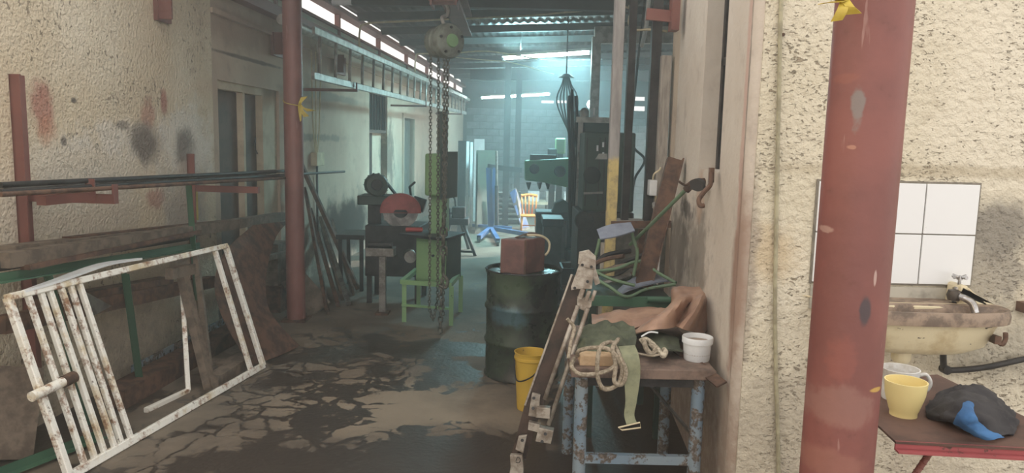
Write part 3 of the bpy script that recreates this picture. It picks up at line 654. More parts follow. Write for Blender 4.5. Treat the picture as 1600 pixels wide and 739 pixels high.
# aluminium ladder hung along the wall
ln_ = .55
LB0, LB1 = L(489, 118, ln_), L(728, 177, ln_); LT0, LT1 = L(490, 47, ln_), L(729, 153, ln_)
d_ = (LB1 - LB0); wv = V((0, 0, LT0.z - LB0.z)); wid = wv.length
print('ladder', LB0, LB1, LT0, LT1)
t = thing('aluminium_ladder', 'long grey ladder hung on edge along the left wall', 'ladder', LB0)
LT1b = LB1 + V((0, 0, wid)); e0 = LT0; e1 = LT1
MB().bar(LB0, LB1, .03, .075, b=.008).build('rail', M['galv'], t); MB().bar(e0, e1, .03, .075, b=.008).build('rail', M['galv'], t)
nr = 22
for k in range(nr):
    f = (k + .35) / nr; MB().cyl(LB0.lerp(LB1, f), e0.lerp(e1, f), .017, n=8).build('rung', M['galv'], t)
for k, f in enumerate((.12, .5, .9)):
    p = LB0.lerp(LB1, f); s_ = (p - W0).dot(WU)
    one(MB().bar(LW(s_, -.02, p.z - .055), LW(s_, ln_ + .05, p.z - .055), .04, .03).bar(LW(s_, ln_ + .04, p.z - .06), LW(s_, ln_ + .04, p.z + .03), .04, .015, WN), 'ladder_hook', M['redsteel'], ['nearest', 'middle', 'farthest'][k] + ' red hook arm holding the ladder off the wall', 'hook', 'hook arms under the ladder')
# big pipe under the eaves and service conduits
one(MB().tube([L(440, 30, .30), L(560, 86, .30), L(732, 156, .30)], .05, 12), 'eaves_pipe', M['galv'], 'fat grey pipe running under the eaves beside the ladder', 'pipe')
a = P(520, 4, 8.5); b = P(692, -1, 8.2)
m = MB().cyl(a, b, .035, n=10); t = thing('unlit_tube_lamp', 'unlit white tube batten hung under the roof at the frame top', 'lamp', a)
m.build('tube', M['white'], t); MB().cyl(a, a + V((0, 0, rz(a.x) - a.z - .01)), .004, n=5).cyl(b, b + V((0, 0, rz(b.x) - b.z - .01)), .004, n=5).build('hanger', M['darksteel'], t)
one(MB().tube([P(562, 80, 9.2), P(562, 50, 9.2), P(572, 37, 9.2), P(640, 33, 9.2), P(700, 30, 9.2), P(830, 24, 9.2), P(955, 12, 9.2)], .012, 8, sub=5), 'electrical_conduit', M['cream'], 'cream conduit bending up from the wall and crossing under the roof', 'conduit')
one(MB().tube([P(648, 112, 12), P(650, 88, 12), P(658, 84, 12), P(700, 84, 12), P(760, 80, 12), P(840, 92, 12)], .012, 6, sub=5), 'sagging_cable', M['cream'], 'thin cable looping towards the nearest lit tube lamp', 'cable')
one(MB().tube([P(690, 80, 12.4), P(700, 88, 12.4), P(760, 94, 12.4), P(800, 98, 12.4), P(866, 116, 12.4)], .009, 6, sub=5), 'sagging_cable', M['cream'], 'thin cable sagging below the nearest lit tube lamp', 'cable')
# ================================================================== rusty white gate leaning in front
import numpy as np
BL, BR = G(108, 744, .02), G(411, 571, .02)
A_, b_ = [], []
for base, (px, py) in ((BL, (10, 455)), (BR, (354, 391))):
    r_ = ray(px, py).normalized(); rel = base - V((0, 0, EYE)); K = np.array([[0, -r_.z, r_.y], [r_.z, 0, -r_.x], [-r_.y, r_.x, 0]])
    A_.append(K); b_.append(-K @ np.array(rel))
vv = V(np.linalg.lstsq(np.vstack(A_), np.hstack(b_), rcond=None)[0].tolist())
print('gate', BL, BR, vv, vv.length, (BR - BL).length, 'angle', math.degrees(vv.angle(BR - BL)))
gx = (BR - BL); gN = gx.cross(vv).normalized()
t = thing('rusty_gate', 'rusty white barred gate frame leaning against the left rack', 'gate', BL)
def gt(u, v_, o=0.0): return BL + gx * u + vv * v_ + gN * o
def solve_u(px, py, v_):   # place a bar by where it meets the rail
    best = None
    for i in range(401):
        u = i / 400; p = gt(u, v_); q = p - V((0, 0, EYE)); q = V((q.dot(_R), q.dot(_U), q.dot(_F))); x = 800 + FPX * q.x / q.z
        if best is None or abs(x - px) < best[0]: best = (abs(x - px), u)
    return best[1]
rs = .035
MB().bar(gt(0, 1), gt(1, 1), rs, rs * 1.2, gN, .004).build('top_rail', M['whiterust'], t)
MB().bar(gt(0, 0), gt(1, 0), rs * 1.2, rs, gN, .004).build('bottom_rail', M['whiterust'], t)
MB().bar(gt(0, 0), gt(0, 1), rs, rs, gN, .004).build('stile', M['whiterust'], t)
MB().bar(gt(1, 0), gt(1, 1), rs, rs, gN, .004).build('stile', M['whiterust'], t)
for xt, xb in ((42, 133), (62, 149), (76, 165), (94, 180), (109, 191), (123, 206)):
    ub, ut = solve_u(xb, 0, 0), solve_u(xt, 0, 1); MB().bar(gt(ub, 0), gt(ut, 1), .026, .026, gN, .003).build('bar', M['whiterust'], t)
MB().bar(gt(solve_u(393, 0, 0), 0), gt(solve_u(335, 0, 1), 1), .03, .03, gN, .003).build('bar', M['whiterust'], t)
p = gt(solve_u(60, 0, .48) * .5, .47, .0); fr_ = -1 if (p - V((0, 0, EYE))).dot(gN) > 0 else 1
lk_ = MB().cyl(gt(-.045, .475, .03 * fr_), gt(.095, .49, .03 * fr_), .024, n=14); lk_.build('bolt_sleeve', M['whiterust'], t)
MB().cyl(gt(.06, .485, .03 * fr_), gt(.10, .49, .03 * fr_), .03, n=14).build('sleeve_cap', M['rust'], t)
# thing lying on the gate's top rail: white strip
one(MB().sheet([[gt(.03, 1.015, .02), gt(.18, 1.03, .03), gt(.36, 1.06, .02), gt(.52, 1.05, .01)], [gt(.03, 1.015, -.03), gt(.18, 1.045, -.05), gt(.36, 1.08, -.05), gt(.52, 1.06, -.03)]], .012, 4, 3), 'white_strip', M['white'], 'white plastic strip lying on the upper rail of the rusty gate', 'strip')
# inner smaller frame and timber behind the gate
tn = .75
a1, a2 = L(283, 425, .42), G(294, 610, .01)
fr2 = thing('bent_angle_bar', 'pale bent angle bar standing on the floor behind the gate', 'steel bar', a2)
MB().bar(a1, a2, .03, .03, b=.003).build('upright', M['whiterust'], fr2); MB().bar(a2 + V((0, 0, .0)), G(228, 641, .015), .03, .03, b=.003).build('foot', M['whiterust'], fr2)
tm = thing('timber_prop', 'grey brown timber prop with a cross head behind the gate', 'timber', G(325, 608))
MB().bar(L(284, 425, .44), G(328, 606, .0), .075, .05, WN).build('post', M['wood'], tm); MB().bar(L(264, 428, .45), L(300, 420, .45), .05, .07).build('head', M['wood'], tm)
one(MB().bar(L(306, 400, .34), G(330, 600, .01), .035, .035, WN), 'timber_prop', M['wood'], 'thin timber prop leaning right behind the gate upright', 'timber')
for k, (x0, y0, x1, y1, w_, h_, lab) in enumerate(((330, 598, 385, 562, .10, .08, 'timber offcut on the floor behind the gate corner'), (300, 592, 372, 548, .12, .05, 'flat board on the floor by the wall behind the gate'), (345, 575, 400, 548, .08, .06, 'small timber piece on the floor against the curved sheet'))):
    a, b = G(x0, y0, h_ / 2), G(x1, y1, h_ / 2 + .0); one(MB().bar(a, b, w_, h_), 'timber_offcut', M['wood'], lab, 'timber', 'floor offcuts behind the gate')
a, b = P(-20, 640, 3.55), G(20, 722, 0); one(MB().bar(V((a.x + .04, a.y + .20, .42)), b + V((-.03, 0, .01)), .22, .035, (1, -1, .3)), 'leaning_board', M['wood'], 'wide brown board leaning at the near left wall foot', 'board')
# ================================================================== middle: chop saw, band saw, hoist, drum, bucket
def plan(pts, z0, z1): return MB().prism([(p[0], p[1], z0) for p in pts], (0, 0, z1 - z0))
def pl(x, y, Y): return P(x, y, Y)
# --- cut off saw
CY0 = 7.35
t = thing('chop_saw', 'dark cut off saw with grey motor and red guarded disc on steel base', 'saw', G(612, 470))
a, b = pl(570, 352, CY0), pl(655, 350, CY0)
zt = a.z
plan([(a.x, CY0, 0), (b.x, CY0, 0), (b.x + .05, CY0 + .5, 0), (a.x, CY0 + .5, 0)], .28, zt).build('base', M['darksteel'], t, bevel=.01)
for x_, y_ in ((a.x + .04, CY0 + .04), (b.x - .02, CY0 + .04), (a.x + .04, CY0 + .46), (b.x, CY0 + .46)): MB().box((x_ - .025, y_ - .025, 0), (x_ + .025, y_ + .025, .28)).build('leg', M['darksteel'], t)
p, q = pl(563, 318, CY0 + .2), pl(612, 305, CY0 + .2)
MB().box((p.x, CY0 + .05, p.z), (q.x, CY0 + .4, q.z)).build('motor_plate', M['darkgreen'], t, bevel=.006)
MB().box((pl(576, 330, CY0 + .2).x, CY0 + .15, zt), (pl(597, 330, CY0 + .2).x, CY0 + .3, p.z)).build('column', M['darksteel'], t, bevel=.006)
mc = pl(588, 289, CY0 + .1); ax = V((.25, -1, .05)).normalized()
mo = MB().lathe(mc + ax * -.22, [(.02, 0), (.10, .005), (.115, .03), (.115, .30), (.10, .33), (.06, .335), (.055, .32), (.001, .32)], 24, ax)
mo = mo.build('motor', M['darkgreen'], t)
MB().lathe(mc + ax * .117, [(.001, .0), (.05, 0), (.055, -.02)], 20, ax).build('fan_cover', M['darksteel'], mo)
m = MB()
for k in range(14):
    an = k * math.pi * 2 / 14; x_, y_, _d = frame(ax); rd = x_ * math.cos(an) + y_ * math.sin(an); m.bar(mc + rd * .116 - ax * .18, mc + rd * .116 + ax * .08, .006, .014, rd)
tag(m.build('cooling_fin', M['darkgreen'], mo), kind='stuff')
dc = pl(626, 329, CY0 + .02); ax = V((.15, -1, 0)).normalized()
MB().lathe(dc, [(.001, -.004), (.178, -.004), (.178, .004), (.001, .004)], 40, ax).build('cutting_disc', simple('worn_cutting_disc', srgb(150, 146, 142), srgb(96, 92, 90), 6, .35, .6), t)
MB().lathe(dc, [(.001, .004), (.075, .006), (.07, .03), (.03, .035), (.001, .035)], 20, ax).build('flange', M['darksteel'], t)
gd = MB(); x_, y_, d_ = frame(ax); n = 24
if y_.z < 0: y_ = -y_
for off in (-.04, .05): gd.add([dc + ax * off + V((0, 0, -.0))] , [])
rim = [x_ * math.cos(an) * .205 + y_ * math.sin(an) * .175 for an in [math.pi * (-.04 + 1.08 * k / n) for k in range(n + 1)]]
bot = [r_ * 1.0 for r_ in rim]; v0 = [dc + r_ - ax * .045 for r_ in rim]; v1 = [dc + r_ + ax * .055 for r_ in rim]; v2 = [dc + r_ * .9 + ax * .065 for r_ in rim]; low = [dc + V((r_.x * .88, r_.y * .88, -.015 + (.028 if abs(r_.x) < .08 else 0))) + ax * .065 for r_ in rim]
gd = MB().loft([v0, v1, v2, low])
gd.f = [f for f in gd.f if True]
gd.build('disc_guard', simple('dull_red_guard_paint', srgb(178, 68, 62), srgb(150, 54, 50), 6, .5), t)
MB().cyl(pl(645, 316, CY0 + .1), pl(664, 322, CY0 + .1), .07, n=18).build('gearbox', M['darksteel'], t)
MB().bar(pl(598, 278, CY0 + .2), pl(625, 312, CY0 + .1), .03, .02).build('drive_belt', M['rubber'], t)
MB().tube([pl(642, 306, CY0 + .2), pl(640, 292, CY0 + .1), pl(648, 285, CY0 + .0)], .012, 8).build('feed_handle', M['darksteel'], t)
p, q = pl(566, 428, CY0 + .1), pl(640, 395, CY0)
MB().lathe(pl(640, 398, 7.2), [(.001, 0), (.06, 0), (.06, .14), (.001, .14)], 18, (0.2, -1, 0)).build('pulley', M['steel'], t)
# work support stand in front of the saw
g = G(598, 490); t = thing('work_support_stand', 'grey steel T stand with a channel top in front of the saw', 'stand', g)
hz_ = P(598, 398, g.y).z
MB().box((g.x - .03, g.y - .03, .02), (g.x + .03, g.y + .03, hz_)).build('post', M['steel'], t); MB().box((g.x - .06, g.y - .08, 0), (g.x + .06, g.y + .08, .02)).build('foot', M['rust'], t)
a, b = P(572, 400, g.y - .05), P(616, 388, g.y - .05)
MB().box((a.x, g.y - .08, a.z), (b.x, g.y + .08, b.z)).build('channel', M['steel'], t, bevel=.006)
MB().cyl((a.x + .02, g.y - .05, b.z + .03), (b.x - .02, g.y - .05, b.z + .03), .03, n=14).build('roller', M['darksteel'], t)
# dark bench left of saw
g = G(548, 452); t = thing('steel_trestle', 'dark steel trestle between the leaning boards and the saw', 'trestle', g)
a, b = P(528, 372, 8.0), P(572, 366, 8.0)
MB().box((a.x, 7.9, a.z), (b.x, 8.4, a.z + .05)).build('top', M['darksteel'], t)
for x_, y_ in ((a.x + .04, 7.95), (b.x - .04, 7.95), (a.x + .04, 8.35), (b.x - .04, 8.35)): MB().box((x_ - .02, y_ - .02, 0), (x_ + .02, y_ + .02, a.z)).build('leg', M['darksteel'], t)
# --- band saw
FL, FR, BRt, BLt = (P(650, 400, 6.78), P(696, 400, 6.62), P(719, 400, 7.0), P(673, 400, 7.16))
t = thing('band_saw', 'pale green upright band saw on an angle iron stand behind the hoist chains', 'saw', (FL.x, FL.y, 0))
zc0, zc1 = P(675, 442, 6.65).z, P(675, 375, 6.65).z
plan([FL, FR, BRt, BLt], zc0, zc1).build('cabinet', M['lightgreen'], t, bevel=.008)
e = (FR - FL); e.z = 0; f_ = (BRt - FR); f_.z = 0; nrm = V((e.y, -e.x, 0)).normalized()
def fb(u, v_, z, o=0.0): q = FL + e * u + f_ * v_; return V((q.x, q.y, z)) + nrm * o
MB().prism([fb(.06, 0, zc0 + .02, .002), fb(.52, 0, zc0 + .02, .002), fb(.52, 0, zc1 - .03, .002), fb(.06, 0, zc1 - .03, .002)], nrm * .008).build('cabinet_door', M['lightgreen'], t, bevel=.002)
MB().cyl(fb(.6, 0, (zc0 + zc1) / 2 + .05, 0), fb(.6, 0, (zc0 + zc1) / 2 + .05, .02), .012, n=10).build('latch', M['darksteel'], t)
MB().prism([fb(1.0, .05, zc0, .0), fb(1.0, 1, zc0, .0), fb(1.0, 1, zc1, 0), fb(1.0, .05, zc1, 0)], V((.008, 0, 0))).build('dark_side_sheet', M['darkgreen'], t)  # thin dark green sheet laid over the cabinet's right face
tb = [fb(-.55, -.15, zc1 + .01), fb(1.1, -.25, zc1 + .01), fb(1.15, 1.05, zc1 + .01), fb(-.1, 1.05, zc1 + .01)]
MB().prism(tb, (0, 0, .025)).build('table', M['darksteel'], t, bevel=.003)
h0, h1 = P(675, 306, 6.75).z, P(675, 240, 6.75).z
hA, hB = P(663, 270, 6.75), P(686, 270, 6.68); hC = hB + V((.13, .42, 0)); hD = hA + V((.10, .42, 0))
plan([hA, hB, hC, hD], h0, h1).build('wheel_housing', M['lightgreen'], t, bevel=.02)
plan([hB + V((.006, .02, 0)), hB + V((.012, .02, 0)) , hC + V((.006, 0, 0)), hC], h0 - .03, h1 + .02).build('housing_side', M['darkgreen'], t)
plan([P(673, 330, 6.85), P(697, 330, 6.85), P(702, 330, 7.1), P(680, 330, 7.1)], zc1 + .03, h0 + .02).build('frame_column', M['lightgreen'], t, bevel=.006)
plan([P(684, 200, 6.95), P(698, 200, 6.95), P(700, 200, 7.1), P(686, 200, 7.1)], h1 - .05, P(690, 173, 6.8).z).build('tension_column', M['darkgreen'], t)
one(MB().lathe(fb(-.25, .35, zc1 + .055), [(.001, -.09), (.02, -.085), (.022, .07), (.001, .08)], 14, (1, .15, 0)), 'red_tool_handle', simple('red_handle', srgb(196, 50, 44), None, 5, .5), 'small red tool lying on the band saw table', 'tool')
sf, sr, sbr, sbl = G(628, 503), P(702, 445, 6.5), P(717, 440, 7.05), P(651, 430, 7.25)
zs = P(628, 437, sf.y).z
st = MB().bar((sf.x, sf.y, zs - .02), (sr.x, sr.y, zs - .02), .04, .04).bar((sr.x, sr.y, zs - .02), (sbr.x, sbr.y, zs - .02), .04, .04).bar((sbr.x, sbr.y, zs - .02), (sbl.x, sbl.y, zs - .02), .04, .04).bar((sbl.x, sbl.y, zs - .02), (sf.x, sf.y, zs - .02), .04, .04).build('stand_frame', M['lightgreen'], t)
for p in (sf, sr, sbr, sbl): MB().angle((p.x, p.y, 0), (p.x, p.y, zs - .03), .04, .006, (1, 0, 0)).build('leg', M['lightgreen'], t)
MB().bar((sf.x, sf.y, .16), (sr.x, sr.y, .16), .03, .02).build('stretcher', M['lightgreen'], t)
# --- chain hoist, trolley and runway beam
HY = 6.2; hp = P(694, 65, HY)
bx = hp.x
m = MB(); zb = 2.86
for z0, z1, w_ in ((zb, zb + .02, .16), (zb + .22, zb + .24, .16), (zb + .02, zb + .22, .014)): m.box((bx - w_ / 2 + .0, 4.7, z0), (bx + w_ / 2, 8.7, z1))
one(m, 'runway_beam', M['redsteel'], 'short red steel runway beam that carries the chain hoist', 'beam')
one(MB().box((bx - 1.2, 8.2, zb + .24), (bx + 1.8, 8.32, zb + .40)), 'cross_beam', M['roof'], 'dark cross beam above the far end of the runway beam', 'beam')
one(MB().box((bx - 1.4, 4.95, zb + .24), (bx + 1.8, 5.07, zb + .40)), 'cross_beam', M['roof'], 'dark cross beam above the near end of the runway beam', 'beam')
t = thing('chain_hoist', 'round grey green chain hoist hanging from the red beam with trailing chains', 'hoist', hp)
pink = simple('worn_pink_red_paint', srgb(150, 92, 84), srgb(120, 76, 70), 8, .6)
tr = MB(); zt_ = P(694, 8, HY).z
for sx in (-.10, .10): tr.box((bx + sx - .008, HY - .12, zt_ - .02), (bx + sx + .008, HY + .12, zb + .10))
tr.box((bx - .10, HY - .02, zt_ + .0), (bx + .10, HY + .02, zt_ + .04)); tr = tr.build('trolley', pink, t)
MB().cyl((bx - .12, HY - .1, zt_ + .03), (bx + .12, HY - .1, zt_ + .03), .018, n=10).build('pin', pink, tr)
for sx in (-.055, .055):
    for sy in (-.07, .07): MB().lathe((bx + sx, HY + sy, zb + .055), [(.001, -.015), (.035, -.015), (.045, .0), (.035, .015), (.001, .015)], 14, (1, 0, 0)).build('wheel', M['darksteel'], tr)
MB().tube([(bx, HY, zt_ + .02), (bx + .03, HY, zt_ - .03), (bx + .02, HY, zt_ - .08), (bx - .02, HY, zt_ - .10), (bx, HY, hp.z + .13)], .016, 8, sub=4).build('top_hook', M['steel'], t)
ax = V((.62, -.78, -.02)).normalized()
MB().lathe(hp, [(.001, -.13), (.10, -.13), (.125, -.11), (.13, -.03), (.12, -.02), (.12, .01), (.14, .02), (.142, .075), (.13, .10), (.09, .115), (.001, .118)], 36, ax).build('body', simple('grey_green_hoist_casing', srgb(134, 142, 128), srgb(110, 112, 100), 12, .55, .2), t)
MB().lathe(hp, [(.001, .118), (.055, .119), (.05, .135), (.001, .138)], 24, ax).build('hub_cap', M['lightgreen'], t)
for k in range(5):
    an = k * 2 * math.pi / 5 + .4; x_, y_, d_ = frame(ax); c_ = hp + (x_ * math.cos(an) + y_ * math.sin(an)) * .105 + ax * .10
    MB().cyl(c_, c_ + ax * .02, .012, n=6).build('bolt', M['darksteel'], t)
def chain(path, ln, r, mt, name, par):
    m = MB(); pts = [V(p) for p in path]; k = 0
    for a, b in zip(pts, pts[1:]):
        L_ = (b - a).length; n = max(1, int(L_ / (ln * .72))); d = (b - a).normalized(); x_, y_, _ = frame(d)
        for i in range(n):
            c = a + d * (L_ * (i + .5) / n); s_ = x_ if k % 2 else y_; s_ = (s_ + (y_ if k % 2 else x_) * .35).normalized(); k += 1
            w_ = ln * .30; h = ln / 2
            m.tube([c + d * h * .55 + s_ * w_, c + d * h, c + d * h * .55 - s_ * w_, c - d * h * .55 - s_ * w_, c - d * h, c - d * h * .55 + s_ * w_], r, 4, closed=True)
    return tag(m.build(name, mt, par, merge=False), kind='stuff')
CH = simple('oily_chain_steel', srgb(128, 122, 108), srgb(92, 86, 76), 20, .45, .6)
zl = .06
c1, c2 = P(673, 300, HY + .02), P(686, 300, HY + .02); 
chain([(hp.x - .115, HY + .06, hp.z - .06), (c1.x - .0, HY, .22), (c1.x + .035, HY, .12), (c2.x, HY, .3), (hp.x - .05, HY + .05, hp.z - .1)], .036, .0042, CH, 'hand_chain', t)
lc = P(693, 400, HY - .05)
chain([(hp.x + .01, HY - .05, hp.z - .1), (lc.x, HY - .05, .18)], .042, .0055, CH, 'load_chain', t)
chain([(hp.x + .035, HY - .02, hp.z - .1), (lc.x + .004, HY - .03, 1.02)], .042, .0055, CH, 'load_chain', t)
chain([(lc.x + .0, HY - .07, 1.02), (lc.x, HY - .07, .62)], .095, .011, CH, 'sling_chain', t)
MB().tube([(lc.x, HY - .06, .62), (lc.x, HY - .06, .54), (lc.x + .04, HY - .06, .48), (lc.x + .02, HY - .06, .42), (lc.x - .03, HY - .06, .44)], .014, 8, sub=5).build('bottom_hook', CH, t)
chain([(lc.x - .01, HY - .07, .5), (lc.x - .02, HY - .07, .03)], .06, .008, CH, 'sling_chain', t)
# --- oil drum with leather box, belt and rope
DX, DY, DR, DH = .09, 5.17, .27, .765
t = thing('oil_drum', 'oily green steel drum with a blue smear, under the brown box', 'drum', (DX, DY, 0))
dm = Mt('oily_green_drum_paint', .35, .1, .5, 'World'); c = dm.mix(dm.step(dm.noise(5, 6, .7), .42, .62), srgb(56, 70, 54), srgb(38, 40, 38))
c = dm.mix(dm.step(dm.noise(7, 6, .7, dm.map((1, 1, .3))), .5, .62, 0, .8), c, srgb(46, 44, 44))
c = dm.mix(dm.blot(tuple(P(795, 495, DY - .25)), (.14, .2, .08), .85, .5, 14), c, srgb(74, 112, 124)); c = dm.mix(dm.blot(tuple(P(798, 445, DY - .25)), (.15, .2, .09), .6, .5, 14), c, srgb(84, 108, 74))
dm.color(c); dm.rough(dm.step(dm.noise(8, 4), .4, .6, .25, .6)); dm.bump(dm.noise(20, 4), .3, .006)
pr = [(.001, .012), (DR - .012, .012), (DR - .01, 0), (DR, .005), (DR, .02), (DR - .008, .03)]
for h in (.34, .66): pr += [(DR - .008, DH * h - .025), (DR + .004, DH * h - .008), (DR + .004, DH * h + .008), (DR - .008, DH * h + .025)]
pr += [(DR - .008, DH - .03), (DR, DH - .02), (DR + .002, DH), (DR - .008, DH + .002), (DR - .012, DH - .016), (.001, DH - .018)]
MB().lathe((DX, DY, 0), pr, 48).build('body', dm.m, t)
MB().cyl((DX - .12, DY - .16, DH - .018), (DX - .12, DY - .16, DH - .006), .03, n=14).build('bung', M['darksteel'], t)
MB().lathe((DX, DY, DH + .001), [(DR - .01, -.002), (DR, .006), (DR + .006, .0), (DR, -.006)], 48, closed=True).build('rim', M['darksteel'], t)
LE = simple('worn_brown_leather', srgb(126, 84, 76), srgb(104, 70, 64), 7, .7)
b0, b1, b2 = P(781, 416, DY - .12), P(820, 417, DY - .16), P(851, 412, DY + .02)
b3 = b0 + (b2 - b1); zt_ = P(800, 374, DY - .14).z
t = thing('brown_box', 'squat brown fibreboard box standing on the oil drum lid', 'box', (b0.x, b0.y, DH - .016))
plan([b0, b1, b2, b3], DH - .016, zt_).build('body', LE, t, bevel=.008)
MB().box((b1.x - .006, b1.y - .004, DH - .01), (b1.x + .006, b1.y + .006, zt_)).build('corner_strip', M['rust'], t)
one(MB().tube([b3 + V((.02, -.02, zt_ - b3.z + .012)), V((b1.x + .02, b1.y + .12, zt_ + .02)), V((b2.x - .03, b2.y - .03, zt_ + .012)), V((b2.x + .025, b2.y - .02, zt_ - .03)), V((b2.x + .025, b2.y - .03, zt_ - .09)), V((b2.x + .0, b2.y - .06, zt_ - .12))], .008, 8, sub=5), 'webbing_strap', M['cream'], 'pale strap looping off the back corner of the brown box', 'strap')
m = MB(); m.sheet([[V((b0.x + .1 + .0, b0.y + .06, zt_ + .004)), V((b1.x + .02, b1.y + .12, zt_ + .03)), V((b2.x - .01, b2.y - .01, zt_ + .008))], [V((b0.x + .12, b0.y + .12, zt_ + .004)), V((b1.x + .04, b1.y + .17, zt_ + .035)), V((b2.x - .01, b2.y + .05, zt_ + .008))]], .006, 4, 4, wrinkle=.006, ws=20)
one(m, 'rag', M['rust'], 'brown rag strip lying on top of the brown box', 'rag')
# --- yellow bucket
g = G(826, 640); g = V((.135, 4.46, 0)); zt_ = P(828, 549, g.y).z
t = thing('yellow_bucket', 'chipped yellow bucket with dark bail handle beside the drum', 'bucket', g)
ym = painted('scuffed_yellow_plastic', srgb(222, 178, 44), srgb(204, 160, 40), srgb(110, 88, 44), .25, 12)
MB().lathe(g, [(.001, .004), (.076, .004), (.078, 0), (.080, .01), (.098, zt_ - .05), (.104, zt_ - .045), (.104, zt_ - .03), (.099, zt_ - .03), (.101, zt_ - .008), (.105, zt_), (.099, zt_ + .001), (.095, zt_ - .02), (.075, .02), (.001, .02)], 36).build('body', ym, t)
MB().tube([g + V((-.102, -.02, zt_ - .04)), g + V((-.085, -.085, zt_ - .16)), g + V((-.0, -.115, zt_ - .13)), g + V((.06, -.09, zt_ - .07)), g + V((.100, -.02, zt_ - .03))], .0045, 8, sub=6).build('bail_handle', M['rubber'], t)
MB().cyl(g + V((0, 0, zt_ - .09)), g + V((0, 0, zt_ - .085)), .085, n=30).build('contents', simple('dark_oily_rags', srgb(80, 56, 36), None, 5, .8), t)
# --- long folded steel leg leaning on the table
A0 = G(800, 768, .0); B0 = P(921, 388, 3.36)
axs = (B0 - A0); ll = axs.length; axs = axs.normalized(); vw = (V((0, 0, EYE)) - (A0 + B0) / 2).normalized()
lat = axs.cross(vw).normalized(); nr_ = lat.cross(axs).normalized()
if nr_.dot(vw) < 0: nr_ = -nr_
if lat.x < 0: lat = -lat
def C(x, y, o=0.0):   # a point on the leg's face plane seen at a pixel
    d = ray(x, y); q = V((0, 0, EYE)); tt = (A0 + nr_ * o - q).dot(nr_) / d.dot(nr_); return q + d * tt
t = thing('steel_prop_leg', 'long folded steel leg with bolted hinges leaning on the blue table', 'prop', A0)
def pp(poly, o0, o1, nm, mt, bev=.002): return MB().prism([C(x, y, o0) for x, y in poly], nr_ * (o1 - o0)).build(nm, M[mt], t, bevel=bev)
M['oldsteel'] = simple('old_bare_steel', srgb(184, 174, 160), srgb(136, 120, 104), 14, .5, .35, fine=60)
M['browniron'] = simple('brown_painted_channel', srgb(84, 64, 54), srgb(62, 50, 44), 12, .5, .2)
pp([(893, 428), (921, 438), (846, 640), (820, 632)], -.03, .0, 'channel', 'browniron')
pp([(892, 428), (895, 429), (822, 633), (819, 632)], -.005, .008, 'channel_lip', 'oldsteel')
pp([(820, 632), (846, 640), (822, 715), (800, 708)], -.035, -.01, 'lower_channel', 'browniron')
pp([(905, 393), (920, 390), (931, 400), (931, 420), (938, 442), (930, 446), (922, 420), (903, 412)], -.01, .0, 'back_plate', 'oldsteel')
pp([(911, 400), (930, 406), (929, 422), (905, 414)], .03, .045, 'head_cap', 'oldsteel')
pp([(905, 413), (928, 420), (925, 450), (903, 450), (893, 452), (893, 446)], .0, .035, 'head_plate', 'oldsteel')
for (x, y) in ((910, 414), (924, 417), (898, 450), (918, 440)): MB().cyl(C(x, y, .03), C(x, y, .055), .007, n=8).build('bolt', M['darksteel'], t)
for (x, y, w_) in ((908, 458, 7), (918, 461, 6), (927, 461, 5)): MB().bar(C(x - 2, y + 8, .02), C(x + 3, y - 7, .02), w_ * .0032, .03, nr_, .003).build('clamp_jaw', M['oldsteel'], t)
pp([(902, 462), (926, 466), (924, 478), (916, 486), (902, 480)], .0, .02, 'hinge_plate', 'oldsteel')
MB().cyl(C(903, 478, .03), C(851, 624, .03), .0105, n=8).build('tie_rod', M['oldsteel'], t); MB().cyl(C(918, 482, .03), C(857, 664, .03), .0105, n=8).build('tie_rod', M['oldsteel'], t)
pp([(832, 612), (845, 616), (842, 650), (826, 648)], .0, .02, 'hinge_plate', 'oldsteel'); pp([(840, 632), (861, 634), (860, 650), (838, 648)], .0, .045, 'clamp_block', 'oldsteel')
pp([(843, 663), (866, 668), (862, 688), (838, 684)], .0, .05, 'clamp_block', 'oldsteel'); pp([(827, 656), (845, 660), (842, 672), (826, 668)], .0, .035, 'clamp_block', 'oldsteel'); pp([(811, 680), (824, 678), (818, 706), (806, 700)], .0, .02, 'hinge_plate', 'oldsteel')
for (x, y) in ((834, 622), (833, 638), (852, 678), (816, 688), (847, 690)): MB().cyl(C(x, y, .02), C(x, y, .06), .008, n=6).build('bolt', M['darksteel'], t)
pp([(798, 708), (817, 708), (819, 728), (818, 745), (796, 745), (799, 726)], .0, .03, 'foot_bracket', 'oldsteel')
MB().tube([C(806, 720, .034), C(809, 714, .034), C(813, 718, .034), C(811, 723, .034), C(806, 722, .034)], .0016, 6, sub=3, closed=False).build('cast_mark', M['darksteel'], t)
pp([(818, 705), (800, 770), (794, 768), (810, 700)], -.03, -.01, 'lower_channel', 'browniron')
# --- blue table
TY0, TY1, TZ = 3.1, 3.86, .69
xa, xb = P(893, 578, TY0).x, P(1122, 578, TY0).x
t = thing('work_table', 'small blue pipe legged table with a scarred timber top', 'table', ((xa + xb) / 2, (TY0 + TY1) / 2, 0))
m = simple('scarred_table_timber', srgb(130, 106, 92), srgb(96, 78, 68), 9, .8)
k0 = xa
for k, w_ in enumerate((.26, .25, .25)): MB().box((xa, TY0 + k * .254, TZ - .045), (xb - .006, TY0 + k * .254 + w_, TZ)).build('plank', m, t, bevel=.004)
lx = [P(908, 640, TY0 + .04).x, P(1090, 640, TY0 + .04).x]
for x_ in lx:
    for y_ in (TY0 + .05, TY1 - .06): MB().cyl((x_, y_, 0), (x_, y_, TZ - .045), .029, n=20).build('leg', M['blue'], t)
zr = P(1000, 717, TY0 + .05).z
MB().bar((lx[0], TY0 + .05, zr), (lx[1], TY0 + .05, zr), .03, .04).build('stretcher', M['blue'], t)
